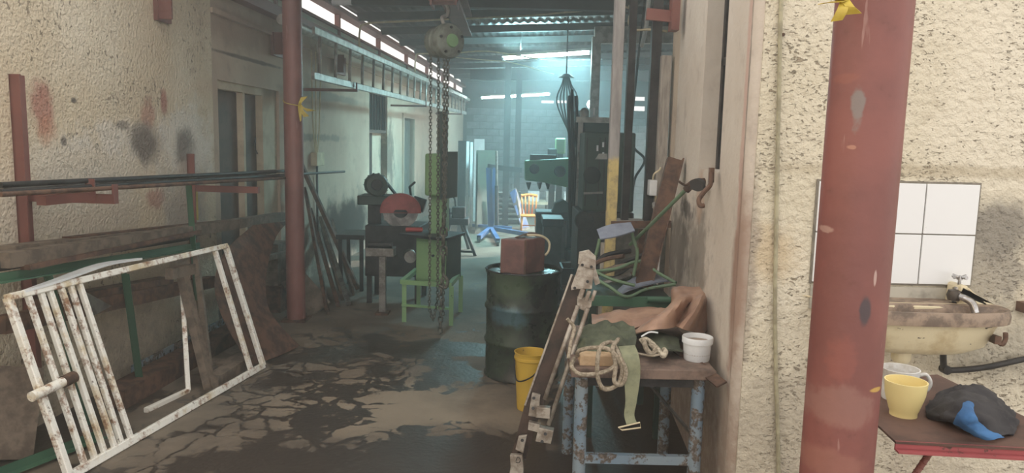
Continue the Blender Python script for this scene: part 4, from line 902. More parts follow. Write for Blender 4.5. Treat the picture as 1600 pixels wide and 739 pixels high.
MB().bar((lx[0], TY0 + .05, TZ - .07), (lx[1], TY0 + .05, TZ - .07), .03, .04).build('apron', M['darksteel'], t); MB().bar((lx[0], TY1 - .06, TZ - .07), (lx[1], TY1 - .06, TZ - .07), .03, .04).build('apron', M['blue'], t)
MB().bar((lx[1] - .0, TY0 + .06, P(1080, 695, 3.2).z + .05), (lx[1] - .28, TY1 - .07, TZ - .08), .008, .05, (0, -1, .3)).build('brace', M['steel'], t)
# red brown flat bar lying off the table corner
one(MB().bar(P(1052, 540, 3.42), P(1128, 601, 3.02) , .05, .008, (-.3, -.6, 1)), 'flat_bar', M['rust'], 'rusty flat bar hanging off the right edge of the blue table', 'steel bar')
tz = TZ
def T(x, y, z=None): return G(x, y, TZ + (z or 0))
b = T(905, 572, .0); c = T(957, 568, .0)
one(MB().box((P(905, 560, TY0 + .06).x, TY0 + .03, TZ), (P(957, 560, TY0 + .06).x, TY0 + .13, TZ + .045)), 'wood_block', M['palewood'], 'pale sawn wood block at the front of the blue table', 'block', bevel=.003)
p = P(1093, 556, 3.22); zb_ = TZ
t = thing('white_tub', 'round white plastic tub with a stained rim on the table corner', 'tub', (p.x, 3.27, TZ))
rr_ = 24.5 / FPX * 3.27; hh = .108
MB().lathe((p.x, 3.27, TZ), [(.001, 0), (rr_ * .80, 0), (rr_ * .83, .004), (rr_ * .91, hh - .03), (rr_ * .99, hh - .028), (rr_, hh - .004), (rr_ * .97, hh), (rr_ * .93, hh - .004), (rr_ * .88, hh - .03), (rr_ * .82, .03), (.001, .03)], 40).build('body', M['white'], t)
MB().cyl((p.x, 3.27, TZ + .03), (p.x, 3.27, TZ + hh - .022), rr_ * .86, n=32).build('contents', simple('tan_grease', srgb(170, 150, 130), None, 8, .5), t)
# tarp, canvas, straps, ropes
TAN = simple('tan_leather_apron', srgb(178, 138, 112), srgb(150, 112, 92), 5, .6, fine=25, bump=.3)
GC = simple('olive_canvas', srgb(96, 104, 80), srgb(72, 78, 62), 8, .9, fine=90)
GW = simple('sage_webbing', srgb(140, 142, 108), srgb(116, 120, 92), 10, .85, fine=140)
RPm = simple('beige_rope', srgb(164, 150, 128), srgb(132, 118, 98), 70, .9, fine=160, lo=.45, hi=.55)
grid = [[P(1050, 470, 3.80), P(1051, 452, 3.80), P(1064, 449, 3.79), P(1080, 451, 3.80), P(1097, 450, 3.78), P(1106, 458, 3.74), P(1114, 474, 3.70), P(1113, 498, 3.66)],
        [P(1047, 480, 3.72), P(1056, 466, 3.62), P(1072, 461, 3.66), P(1086, 463, 3.62), P(1098, 461, 3.60), P(1107, 472, 3.64), P(1112, 488, 3.60), P(1108, 508, 3.60)],
        [P(1020, 502, 3.62), P(1040, 486, 3.46), P(1062, 474, 3.44), P(1076, 477, 3.58), P(1096, 466, 3.44), P(1098, 482, 3.56), P(1104, 500, 3.56), P(1104, 516, 3.56)],
        [P(990, 519, 3.52), P(1015, 504, 3.36), P(1044, 496, 3.36), P(1064, 500, 3.50), P(1086, 488, 3.34), P(1088, 504, 3.46), P(1096, 512, 3.50), P(1098, 521, 3.50)],
        [P(983, 527, 3.44), P(1008, 518, 3.32), P(1034, 514, 3.32), P(1056, 512, 3.42), P(1066, 514, 3.32), P(1080, 518, 3.40), P(1090, 522, 3.44), P(1096, 526, 3.46)]]
one(MB().sheet(grid, .006, 5, 7, wrinkle=.006, ws=12), 'leather_apron', TAN, 'tan leather apron slumped in a stiff fold at the back of the table', 'apron')
grid = [[P(925, 494, 3.80), P(968, 484, 3.82), P(1028, 482, 3.80), P(1056, 484, 3.75)], [P(925, 506, 3.62), P(970, 500, 3.60), P(1020, 496, 3.60), P(1050, 500, 3.6)], [P(930, 520, 3.50), P(968, 512, 3.52), P(1010, 510, 3.54), P(1040, 514, 3.50)]]
one(MB().sheet(grid, .006, 7, 5, wrinkle=.025, ws=9), 'leather_sleeve', TAN, 'long low fold of tan leather running left from the slumped apron', 'leather')
grid = [[P(902, 516, 3.50), P(930, 506, 3.5), P(962, 508, 3.5), P(990, 516, 3.45)], [P(900, 536, 3.34), P(928, 526, 3.3), P(962, 528, 3.3), P(994, 532, 3.3)], [P(905, 552, 3.22), P(930, 546, 3.2), P(965, 546, 3.2), P(990, 548, 3.22)]]
one(MB().sheet(grid, .008, 7, 7, wrinkle=.03, ws=14), 'canvas_bag', GC, 'crumpled olive canvas bag at the left of the table', 'bag')
grid = [[P(1010, 530, 3.45), P(1030, 522, 3.44), P(1058, 532, 3.42)], [P(1012, 550, 3.25), P(1036, 545, 3.24), P(1066, 550, 3.26)]]
one(MB().sheet(grid, .01, 7, 5, wrinkle=.02, ws=14), 'canvas_flap', GC, 'small dark olive canvas flap between rope end and white tub', 'canvas')
grid = [[P(966, 542, 3.12), P(992, 540, 3.12)], [P(973, 562, 3.06), P(999, 560, 3.06)], [P(975, 590, 3.055), P(1000, 588, 3.055)], [P(977, 625, 3.05), P(995, 625, 3.05)], [P(975, 648, 3.045), P(991, 648, 3.045)], [P(979, 664, 3.03), P(996, 662, 3.03)]]
t = thing('webbing_strap', 'wide sage green webbing strap hanging off the table front', 'strap', P(985, 664, 3.04))
MB().sheet(grid, .004, 3, 6, wrinkle=.004, ws=20).build('strap', GW, t)
z = [P(966, 668, 3.02), P(1000, 660, 3.02), P(1001, 668, 3.02), P(972, 672, 3.02)]
MB().tube(z, .0035, 6, closed=True).build('buckle', M['cream'], t)
def rope(pts, lab, r=.0095, name='rope'): return one(MB().tube(pts, r, 8, sub=7), name, RPm, lab, 'rope', 'rope on the table')
rope([P(902, 556, 3.15), P(905, 548, 3.12), P(930, 543, 3.08), P(955, 548, 3.05), P(972, 575, 3.05), P(965, 600, 3.05), P(945, 608, 3.05), P(934, 590, 3.05), P(934, 560, 3.05), P(940, 540, 3.08), P(955, 534, 3.15)], 'beige rope loop hanging lowest at the front of the table')
rope([P(958, 535, 3.14), P(968, 556, 3.05), P(978, 580, 3.04), P(972, 600, 3.04), P(960, 596, 3.04), P(962, 570, 3.05), P(957, 545, 3.06), P(966, 530, 3.2)], 'short rope loop hanging beside the green strap')
rope([P(897, 560, 3.16), P(893, 572, 3.07), P(905, 584, 3.05), P(930, 584, 3.05), P(955, 576, 3.05), P(974, 556, 3.08)], 'rope strand sagging across the table front edge at left')
rope([P(975, 548, 3.14), P(1000, 553, 3.12), P(1018, 556, 3.12), P(1030, 554, 3.13)], 'thin rope lying straight along the table beyond the strap', .005)
one(MB().tube([P(1000, 534, 3.3), P(1008, 530, 3.3), P(1018, 536, 3.28), P(1028, 546, 3.22), P(1036, 556, 3.18), P(1040, 550, 3.2), P(1037, 546, 3.22)], .012, 10, sub=6), 'knotted_rope', simple('pale_thick_rope', srgb(196, 184, 160), srgb(130, 118, 98), 50, .9), 'thick pale frayed rope knot in the middle of the table', 'rope', 'rope on the table')
rope([P(1006, 532, 3.28), P(1010, 545, 3.22), P(1018, 553, 3.2), P(1024, 546, 3.22), P(1016, 538, 3.26)], 'thick rope curl under the frayed knot', .012)
one(MB().tube([P(1002, 526, 3.3), P(1015, 519, 3.3), P(1028, 520, 3.3)], .004, 8, sub=5), 'cotton_string', M['white'], 'short white cord arching over the olive canvas', 'cord')
rope([P(886, 498, 3.2), P(897, 512, 3.2), P(892, 535, 3.14), P(888, 560, 3.1)], 'grey rope dropping behind the steel leg at the table edge', .008)
# ================================================================== behind the table: post, scrap chairs, leaning beam
px_ = P(957, 200, 4.86)
t = thing('timber_post', 'square grey timber post painted yellow on its lower half beside the low partition', 'post', (.655, 4.86, 0))
pm = Mt('grey_yellow_post', .85, 0, .3, 'World'); sx = _n(pm.nt, 'ShaderNodeSeparateXYZ'); pm.lk(pm.co, sx.inputs[0])
c = pm.mix(pm.step(pm.noise(6, 5, .65, pm.map((3, 3, .5))), .35, .65), srgb(164, 160, 158), srgb(136, 132, 130))
zz = pm.math('ADD', sx.outputs['Z'], pm.math('MULTIPLY', pm.noise(9, 3), .12)); y_ = pm.mix(pm.step(pm.noise(10, 6, .7), .42, .62), srgb(206, 184, 112), srgb(166, 146, 104))
c = pm.mix(pm.step(zz, 1.64, 1.60), c, y_); pm.color(c); pm.bump(pm.noise(20, 4, .6, pm.map((4, 4, .4))), .4, .006)
MB().box((.622, 4.83, 0), (.688, 4.90, 3.44)).build('post', pm.m, t, bevel=.004)
MB().box((.60, 4.90, .0), (.625, 4.93, 1.0)).build('side_batten', M['greywood'], t)
# second green bench holding the scrap
bz_ = P(980, 462, 4.0).z
xa, xb = P(918, 470, 4.0).x, P(1046, 470, 4.0).x
t = thing('green_bench', 'low dark green steel bench behind the blue table, heaped with scrap', 'bench', ((xa + xb) / 2, 4.3, 0))
MB().box((xa, 4.0, bz_ - .035), (xb, 4.62, bz_)).build('top', M['darkgreen'], t, bevel=.004)
MB().bar((xa, 3.99, bz_ - .03), (xb, 3.99, bz_ - .03), .02, .055).build('front_rail', M['green'], t)
MB().cyl((P(1010, 475, 3.97).x, 3.96, bz_ - .01), (P(1052, 475, 3.97).x, 3.96, bz_ - .01), .018, n=12).build('rail_pipe', M['green'], t)
for x_ in (xa + .03, xb - .03):
    for y_ in (4.03, 4.59): MB().box((x_ - .02, y_ - .02, 0), (x_ + .02, y_ + .02, bz_ - .035)).build('leg', M['darkgreen'], t)
BG = simple('blue_grey_plastic_seat', srgb(126, 136, 154), srgb(106, 114, 132), 6, .5)
def seatframe(name, lab, seat, tubes, r=.0095, grp='scrap chair frames on the green bench'):
    t = thing(name, lab, 'chair', seat[0], grp)
    if seat: MB().sheet(seat[1], .008, 4, 4).build('seat', BG, t)
    for q in tubes: MB().tube([P(*a) for a in q], r, 10, sub=4).build('frame_tube', M['green2'], t)
    return t
M['green2'] = painted('worn_green_tube', srgb(96, 128, 92), srgb(84, 112, 84), srgb(112, 92, 62), .45, 14)
seatframe('scrap_chair', 'upper scrap chair, its blue grey seat edge tipped against the timber post', (P(935, 440, 4.1), [[P(933, 360, 4.1), P(955, 352, 4.1), P(985, 349, 4.15)], [P(938, 375, 4.0), P(962, 371, 4.0), P(992, 362, 4.05)]]),
          [[(937, 374, 4.0), (932, 395, 4.02), (922, 430, 4.06), (920, 458, 4.1)], [(985, 352, 4.12), (990, 375, 4.1), (996, 395, 4.08), (990, 430, 4.1)]])
seatframe('scrap_chair', 'lower scrap chair lying flat with a dented blue grey seat', (P(1000, 455, 4.1), [[P(962, 458, 4.15), P(990, 436, 4.2), P(1024, 430, 4.25), P(1036, 434, 4.25)], [P(960, 466, 4.0), P(990, 452, 4.02), P(1030, 442, 4.05), P(1052, 440, 4.1)]]),
          [[(925, 424, 4.25), (962, 420, 4.2), (1000, 408, 4.2), (1028, 426, 4.1), (1056, 442, 4.0)], [(925, 422, 4.1), (955, 436, 4.05), (992, 446, 4.0)], [(925, 432, 4.05), (952, 448, 4.0), (979, 464, 3.97), (1010, 452, 4.02), (1056, 444, 4.0)]])
random.seed(11)
labs = ['rusty rod sticking up at the left of the scrap heap', 'dark hose end curled over the green bench', 'dark bent bar across the scrap heap', 'brown stick on top of the scrap heap', 'grey pipe stub in the scrap heap', 'dark rod pointing at the timber post', 'thin brown rod angled toward the leaning beam']
for k, (a, b, c_, r_, mt) in enumerate((((928, 412, 4.3), (950, 404, 4.35), (975, 400, 4.3), .014, 'rust'), ((925, 420, 4.4), (945, 400, 4.4), (985, 392, 4.45), .016, 'rubber'), ((930, 432, 4.45), (970, 412, 4.4), (1005, 398, 4.35), .012, 'darksteel'), ((940, 425, 4.35), (965, 418, 4.3), (990, 414, 4.3), .018, 'wood'), ((935, 445, 4.4), (960, 438, 4.4), (985, 430, 4.42), .02, 'steel'), ((950, 440, 4.5), (980, 420, 4.5), (1000, 402, 4.5), .01, 'darksteel'), ((960, 450, 4.5), (985, 430, 4.5), (1012, 412, 4.5), .012, 'rust'))):
    one(MB().tube([P(*a), P(*b), P(*c_)], r_, 8, sub=4), 'scrap_rod', M[mt], labs[k], 'rod', 'scrap on the green bench')
one(MB().bar(P(1054, 250, 4.42), P(1004, 450, 4.1), .09, .05, (0, -1, .2)).bar(P(1054, 250, 4.42) + V((.045, -.0, 0)), P(1004, 450, 4.1) + V((.045, 0, 0)), .008, .07, (0, -1, .2)), 'steel_channel', M['rust'], 'heavy brown steel channel leaning in the corner by the smooth wall', 'beam')
lp = P(1032, 324, 4.5)
one(MB().tube([P(1022, 318, 4.5), P(1024, 326, 4.46), P(1034, 330, 4.46), P(1042, 326, 4.5)], .013, 8, sub=5), 'pipe_clamp', M['steel'], 'grey half ring clamp against the leaning brown channel', 'clamp')
one(MB().bar(P(955, 351, 4.80), P(1048, 350, 4.80), .03, .045), 'brown_rail', M['rust'], 'brown steel rail lying along the partition sill', 'rail')
one(MB().bar(P(1003, 358, 4.85), P(997, 440, 4.85), .05, .04), 'rusty_stake', M['rust'], 'rusty upright stake standing below the brown sill rail', 'stake')
one(MB().bar(P(1034, 345, 4.92), P(1022, 460, 4.7), .035, .035), 'grey_upright', M['steel'], 'grey square bar upright to the right of the leaning channel', 'steel bar')
t = thing('junction_box', 'small white electrical box with a short cable by the dark window frame', 'junction box', P(1018, 304, 4.95))
a, b = P(1012, 305, 4.99), P(1025, 281, 4.99)
MB().box((a.x, 4.93, a.z), (b.x, 5.02, b.z)).build('box', M['white'], t, bevel=.006)
MB().tube([P(1020, 282, 4.97), P(1022, 272, 4.93), P(1030, 266, 4.93), P(1032, 262, 4.97)], .006, 6, sub=5).build('cable', M['cream'], t)
MB().tube([P(1024, 300, 4.97), P(1025, 315, 4.97), P(1020, 325, 4.97)], .006, 6, sub=5).build('cable', M['cream'], t)
# green pole with hook head
t = thing('green_pole_tool', 'green pole with a dark cast head hooked on the smooth wall', 'tool', P(1000, 370, 4.1))
MB().tube([P(985, 382, 4.2), P(1022, 346, 3.95), P(1076, 292, 3.75)], .0105, 10, sub=3).build('pole', M['green2'], t)
MB().tube([P(1072, 297, 3.75), P(1084, 286, 3.72), P(1100, 284, 3.68)], .02, 10, sub=4).build('socket', M['rust'], t)
MB().sheet([[P(1080, 282, 3.70), P(1092, 278, 3.68), P(1102, 283, 3.66)], [P(1082, 294, 3.70), P(1094, 298, 3.68), P(1103, 295, 3.66)]], .03, 4, 3).build('head', M['darksteel'], t)
MB().tube([P(1082, 282, 3.72), P(1072, 289, 3.72), P(1064, 286, 3.72), P(1061, 283, 3.72)], .006, 8, sub=4).build('hook', M['rust'], t)
t = thing('wall_hook', 'rusty S shaped iron hook fixed to the smooth wall below the slot window', 'hook', P(1110, 300, 3.4))
MB().bar(P(1112, 262, 3.46), P(1111, 285, 3.46), .03, .02, (1, 0, 0)).build('plate', M['rust'], t)
MB().tube([P(1111, 270, 3.44), P(1110, 288, 3.42), P(1100, 300, 3.40), P(1092, 312, 3.36), P(1094, 321, 3.34), P(1100, 321, 3.34)], .011, 8, sub=5).build('hook', M['rust'], t)
t = thing('wall_bracket', 'red steel bracket hanging from the roof at the head of the smooth wall', 'bracket', P(1053, 45, 4.7))
a, b = P(1047, 48, 4.7), P(1062, -10, 4.7)
MB().box((a.x, 4.66, a.z), (b.x + .0, 4.76, b.z)).build('plate', M['redsteel'], t)
MB().bar(P(1010, 22, 4.72), P(1050, 26, 4.72), .03, .07).build('arm', M['redsteel'], t)
# electrical bits at the roof by the post
t = thing('cable_run', 'looped cables with a small white connector beside the timber post under the roof', 'cable', P(988, 12, 5.2))
MB().tube([P(970, 10, 4.89), P(980, 12, 5.1), P(992, 16, 5.2)], .006, 6, sub=4).build('cable', M['cream'], t)
MB().box(P(982, 14, 5.22), P(989, 6, 5.16)).build('connector', M['cream'], t)
MB().tube([P(984, 24, 5.3), P(983, 38, 5.3), P(990, 47, 5.3), P(1015, 46, 5.3), P(1042, 49, 5.2)], .008, 6, sub=5).build('cable', M['cream'], t)
one(MB().tube([V((P(1020, -5, 6.5).x, 6.5, rz(1.2) - .06)), P(1010, 40, 6.9), P(1003, 72, 7.2)], .02, 8), 'white_conduit', M['white'], 'pale conduit dropping past the dark window frame', 'conduit')
one(MB().tube([V((P(992, 8, 6.6).x, 6.6, rz(1.0) - .06)), P(992, 50, 6.9), P(988, 92, 7.2)], .016, 8), 'white_conduit', M['white'], 'thinner flaking pale conduit nearer the timber post', 'conduit')
# ================================================================== pitted wall: tiles, cable, basin, shelf
WY = CY
wallr = bpy.data.objects['wall_right']
tl = Mt('white_glazed_tile', .18, 0, .5); tl.color(tl.mix(tl.step(tl.noise(40, 4, .7), .70, .74, 0, .8), srgb(226, 228, 230), srgb(120, 110, 98)))
p0, p1 = P(1278, 284, WY), P(1533, 445, WY)
tw = .215; th = .205; x0 = P(1446, 286, WY).x - 2 * tw; zt_ = P(1446, 286, WY).z
grout = MB().box((x0 - .006, WY - .006, zt_ - 2 * th - .006), (x0 + 3 * tw + .006, WY + .01, zt_ + .006)).build('tile_bedding', simple('dark_grout', srgb(134, 126, 112), None, 20, .9), wallr)
for i in range(3):
    for j in range(2):
        MB().box((x0 + i * tw + .0025, WY - .014, zt_ - (j + 1) * th + .0025), (x0 + (i + 1) * tw - .0025, WY - .004, zt_ - j * th - .0025)).build('tile', tl.m, wallr, bevel=.0015, bseg=1)
MB().box((x0 + .0, WY - .008, zt_ - 2 * th - .11), (x0 + 3 * tw - .01, WY + .01, zt_ - 2 * th - .012)).build('cement_band', simple('grey_cement_band', srgb(186, 180, 164), srgb(150, 144, 130), 9, .9), wallr)
c = [P(1222, -40, WY - .012), P(1219, 60, WY - .012), P(1216, 200, WY - .014), P(1213, 350, WY - .012), P(1211, 480, WY - .014), P(1213, 600, WY - .012), P(1216, 700, WY - .012), P(1217, 820, WY - .012)]
one(MB().tube(c, .0085, 8, sub=4), 'wall_cable', simple('khaki_cable', srgb(172, 164, 130), srgb(140, 132, 104), 9, .6), 'khaki cable running down the pitted plaster near the corner', 'cable')
one(MB().cyl(P(1224, 54, WY), P(1224, 54, WY - .02), .007, n=10), 'wall_nail', M['rust'], 'single rusty nail in the pitted plaster beside the cable', 'nail')
# basin
ENA = Mt('stained_cream_enamel', .4, 0, .5, 'World'); c = ENA.mix(ENA.step(ENA.noise(8, 6, .7), .45, .7), srgb(222, 208, 168), srgb(196, 174, 128))
nn = ENA.noise(13, 4, .6, ENA.map((1, 1, 2.2))); c = ENA.mix(ENA.step(nn, .645, .665), c, srgb(58, 46, 38)); ENA.color(c); ENA.bump(ENA.step(nn, .665, .64), .3, .003)
RIM = simple('grimy_basin_rim', srgb(158, 134, 112), srgb(110, 92, 78), 14, .5)
YF = 2.66; xr = P(1586, 495, YF + .08).x; xl = P(1282, 495, WY - .06).x; bcx = (xr + xl) / 2; hw = (xr - xl) / 2
zr = P(1480, 490, YF).z; zrb = P(1480, 511, YF).z; zbt = P(1430, 550, YF + .12).z
dep = WY - .005 - YF
def ring(hwf, d0, d1, z, n=40, ex=2.6):     # D shape, flat at the wall
    out = []
    for k in range(n):
        a = 2 * math.pi * k / n; cx_ = math.cos(a); sy = math.sin(a)
        x_ = bcx + hwf * math.copysign(abs(cx_) ** (2 / ex), cx_); y_ = (d0 + d1) / 2 + (d1 - d0) / 2 * math.copysign(abs(sy) ** (2 / ex), sy); out.append((x_, y_, z))
    return out
t = thing('wash_basin', 'stained cream enamel wash basin on the pitted wall below the tiles', 'basin', (bcx, WY - .2, zbt))
YB = WY - .004
MB().loft([ring(.08, YF + .10, YF + .18, zbt), ring(hw * .55, YF + .06, YB - .06, zbt + .008), ring(hw * .76, YF + .035, YB - .04, zbt + .035), ring(hw * .86, YF + .02, YB - .02, zrb - .025), ring(hw * .90, YF + .012, YB - .01, zrb)], cap0=True).build('bowl', ENA.m, t)
rim = MB().loft([ring(hw * .90, YF + .012, YB - .01, zrb), ring(hw, YF - .004, YB, zrb), ring(hw * 1.005, YF - .006, YB, (zrb + zr) / 2), ring(hw * .985, YF, YB, zr), ring(hw * .90, YF + .02, YB - .12, zr - .002), ring(hw * .86, YF + .03, YB - .125, zr - .02), ring(hw * .6, YF + .05, YB - .13, zr - .07), ring(.04, YF + .08, YF + .12, zr - .08)], cap1=True).build('rim', RIM, t)
# raised back ledge with a sloping right shoulder
lx0 = P(1380, 450, WY - .1).x
zs_ = P(1505, 447, WY - .1).z
zbk = P(1450, 474, YB - .05).z
MB().prism([(bcx - hw * .97, YB - .10, zr - .01), (bcx + hw * .96, YB - .10, zr - .01), (P(1578, 488, YB - .1).x, YB - .10, P(1578, 487, YB - .1).z), (P(1548, 475, YB - .1).x, YB - .10, P(1548, 475, YB - .1).z), (P(1524, 458, YB - .1).x, YB - .10, P(1524, 458, YB - .1).z), (P(1512, 446, YB - .1).x, YB - .10, P(1512, 446, YB - .1).z), (P(1502, 446, YB - .1).x, YB - .10, P(1502, 446, YB - .1).z), (P(1498, 470, YB - .1).x, YB - .10, zbk), (bcx - hw * .95, YB - .10, zbk)], (0, .098, 0)).build('back_ledge', ENA.m, t, bevel=.01)
MB().box((P(1395, 480, YB - .1).x, YB - .104, zbk - .028), (P(1420, 480, YB - .1).x, YB - .09, zbk - .008)).build('overflow_slot', M['rubber'], t)
for x0_, x1_ in ((1374, 1394), (1421, 1480)):
    a, b = P(x0_, 480, YB - .1).x, P(x1_, 480, YB - .1).x; MB().box((a, YB - .125, zbk - .02), (b, YB - .06, zbk + .006)).build('soap_ledge', ENA.m, t, bevel=.006)
MB().lathe((P(1408, 556, YF + .14).x, YF + .14, zbt - .045), [(.001, 0), (.028, 0), (.036, .012), (.036, .035), (.03, .055)], 20).build('drain_boss', ENA.m, t)
tp = P(1492, 480, YB - .13)
t2 = thing('chrome_tap', 'chrome pillar tap with a cross handle on the basin back ledge', 'tap', (tp.x, YB - .13, zr + .008))
tx, ty = P(1495, 480, YB - .07).x, YB - .07; zr = zbk - .008; CHR = simple('worn_chrome', srgb(196, 196, 198), srgb(150, 146, 142), 12, .18, .95, bump=.1)
ztop = P(1494, 430, ty).z; zbd = P(1494, 452, ty).z
MB().lathe((tx, ty, zr + .01), [(.001, 0), (.026, 0), (.026, .008), (.018, .014), (.017, (zbd - zr) * .6), (.02, (zbd - zr) * .8), (.014, zbd - zr), (.001, zbd - zr)], 20).build('body', CHR, t2)
MB().tube([(tx - .0, ty, zr + .045), (tx - .012, ty - .045, zr + .05), (tx + .005, ty - .085, zr + .035), (tx + .012, ty - .10, zr + .0)], .014, 12, sub=5).build('spout', CHR, t2)
MB().lathe((tx - .022, ty - .01, zr + .05), [(.001, -.024), (.022, -.02), (.028, 0), (.022, .02), (.001, .024)], 16).build('valve_bulb', simple('tarnished_brass', srgb(84, 74, 66), None, 9, .4, .5), t2)
MB().cyl((tx, ty, zbd - .01), (tx, ty, ztop - .01), .006, n=12).build('spindle', CHR, t2)
hh = MB().lathe((tx, ty, ztop - .012), [(.001, -.006), (.011, -.006), (.011, .01), (.001, .012)], 14)
for a in range(4):
    an = a * math.pi / 2 + .35; e = V((math.cos(an), math.sin(an), 0)); hh.tube([V((tx, ty, ztop - .008)) + e * .004, V((tx, ty, ztop - .006)) + e * .024, V((tx, ty, ztop - .006)) + e * .030], lambda u: .0055 + .003 * u, 8)
hh.build('cross_handle', CHR, t2)
# hot pipe, trap and waste hose
wz = P(1480, 575, WY - .06)
t = thing('waste_pipe', 'dark waste pipe bending from under the basin away to the right', 'pipe', wz)
MB().tube([P(1474, 545, WY - .10), P(1474, 565, WY - .08), P(1477, 577, WY - .06), P(1500, 578, WY - .05), P(1545, 573, WY - .05), P(1600, 561, WY - .04), P(1680, 545, WY - .04)], .0125, 10, sub=5).build('hose', M['darksteel'], t)
MB().lathe(P(1477, 577, WY - .065), [(.001, -.02), (.018, -.018), (.018, .018), (.001, .02)], 12, (0, 1, 0)).build('elbow', M['darksteel'], t)
t = thing('basin_bracket', 'rusty iron bracket under the right end of the wash basin', 'bracket', P(1560, 528, WY - .1))
MB().bar(P(1542, 525, WY - .0), P(1560, 532, WY - .28), .02, .03).build('arm', M['rust'], t)
MB().tube([P(1560, 534, WY - .26), P(1566, 538, WY - .28), P(1571, 530, WY - .28), P(1571, 520, WY - .28)], .009, 8, sub=4).build('curl', M['rust'], t)
one(MB().box(P(1588, 470, WY), P(1640, 491, WY - .06)), 'wall_stub', M['rust'], 'dark steel stub sticking out of the wall at the right frame edge', 'steel bar')
# shelf welded to the post
ZS = .93
poly = [G(x, y, ZS) for x, y in ((1360, 596), (1375, 590), (1465, 585), (1610, 655), (1700, 690), (1700, 706), (1400, 690), (1362, 655))]
t = thing('corner_shelf', 'rusty steel shelf plate on the near red post holding cups and a rag', 'shelf', poly[0])
MB().prism([p - V((0, 0, .006)) for p in poly], (0, 0, .006)).build('plate', simple('rusty_shelf_plate', srgb(104, 74, 62), srgb(84, 62, 54), 7, .8), t)
e0, e1 = G(1398, 688, ZS), G(1700, 704, ZS)
MB().angle(e0 - V((0, .003, .024)), e1 - V((0, .003, .024)), .024, .005).build('front_angle', painted('worn_red_angle', srgb(168, 74, 76), srgb(142, 64, 66), srgb(120, 90, 80), .4, 12), t)
mbr = MB(); a, b = G(1462, 694, ZS - .02), V((X2 + .05, Y2 + .07, .50)); mbr.cyl(a, b, .008, n=8); mbr.build('brace_bar', M['redsteel'], t)
m = MB(); k = 0
while k < 1: q = a.lerp(b, k); m.lathe(q, [(.008, -.002), (.0098, 0), (.008, .002)], 8, b - a); k += .03
tag(m.build('bar_rib', M['redsteel'], t), kind='stuff')
MB().bar(poly[0] - V((.0, 0, .012)), V((X2 + .07, Y2 + .05, ZS - .012)), .03, .012).build('weld_tab', M['redsteel'], t)
# cups
cp = G(1411, 648, ZS); sc = cp.y / FPX
t = thing('yellow_cup', 'chipped pale yellow plastic cup at the front of the shelf', 'cup', cp)
rt, rb = 32 * sc, 20.5 * sc; h = .098
yc = painted('faded_yellow_plastic', srgb(236, 216, 140), srgb(228, 204, 126), srgb(170, 150, 110), .08, 30, .45)
MB().lathe(cp, [(.001, .004), (rb - .002, .004), (rb, 0), (rb + .0, .010), (rb * 1.10, .018), (rt * .93, h * .62), (rt, h), (rt - .0035, h), (rt * .88, h * .5), (rb - .001, .012), (.001, .012)], 40).build('body', yc, t)
cq = G(1408, 626, ZS) + V((0, .02, 0)); cq.z = ZS; sc = cq.y / FPX; rt = 28.5 * sc; 
h = P(1407, 577, cq.y).z - ZS + .004
t = thing('white_mug', 'stained white enamel mug standing behind the yellow cup', 'mug', cq)
wm = simple('stained_white_enamel', srgb(222, 222, 220), srgb(176, 168, 156), 9, .35)
MB().lathe(cq, [(.001, .003), (rt * .8, .003), (rt * .84, 0), (rt * .9, .02), (rt * .96, h - .03), (rt, h - .008), (rt * 1.03, h), (rt * .96, h), (rt * .9, h - .03), (rt * .8, .01), (.001, .01)], 36).build('body', wm, t)
MB().tube([(cq.x + rt * .9, cq.y - .01, ZS + h * .78), (cq.x + rt * 1.35, cq.y - .012, ZS + h * .84), (cq.x + rt * 1.62, cq.y - .014, ZS + h * .58), (cq.x + rt * 1.45, cq.y - .012, ZS + h * .32), (cq.x + rt * .86, cq.y - .01, ZS + h * .22)], .0055, 10, sub=6).build('handle', wm, t)
# rag: dark cloth with a blue cloth folded into it
def S(x, y, h): return G(x, y, ZS + h)
DC = simple('charcoal_cloth', srgb(62, 60, 62), srgb(46, 44, 48), 8, .95, fine=120)
grid = [[S(1496, 606, .01), S(1508, 604, .03), S(1524, 605, .03), S(1540, 608, .005)], [S(1468, 618, .004), S(1500, 611, .06), S(1535, 611, .06), S(1556, 622, .004)], [S(1450, 636, .003), S(1496, 628, .062), S(1540, 628, .065), S(1578, 640, .004)], [S(1450, 648, .003), S(1492, 650, .045), S(1545, 652, .05), S(1588, 660, .004)], [S(1464, 657, .003), S(1495, 664, .012), S(1548, 680, .012), S(1584, 680, .003)]]
t = thing('cloth_bundle', 'crumpled charcoal cloth bundle with bright blue fabric showing, on the shelf', 'cloth', S(1515, 650, 0))
MB().sheet(grid, .004, 8, 8, wrinkle=.012, ws=26).build('dark_cloth', DC, t)
BC = simple('bright_blue_fabric', srgb(58, 112, 170), srgb(44, 92, 146), 9, .85, fine=120)
grid = [[S(1505, 632, .078), S(1516, 630, .08), S(1522, 634, .078)], [S(1502, 642, .074), S(1512, 641, .078), S(1520, 644, .074)], [S(1494, 654, .052), S(1508, 654, .064), S(1526, 655, .062)], [S(1494, 661, .034), S(1512, 664, .046), S(1534, 663, .046)], [S(1516, 674, .02), S(1530, 677, .026), S(1546, 674, .026)], [S(1534, 686, .006), S(1552, 686, .010), S(1570, 683, .008)]]
MB().sheet(grid, .004, 5, 5, wrinkle=.006, ws=40).build('blue_fabric', BC, t)
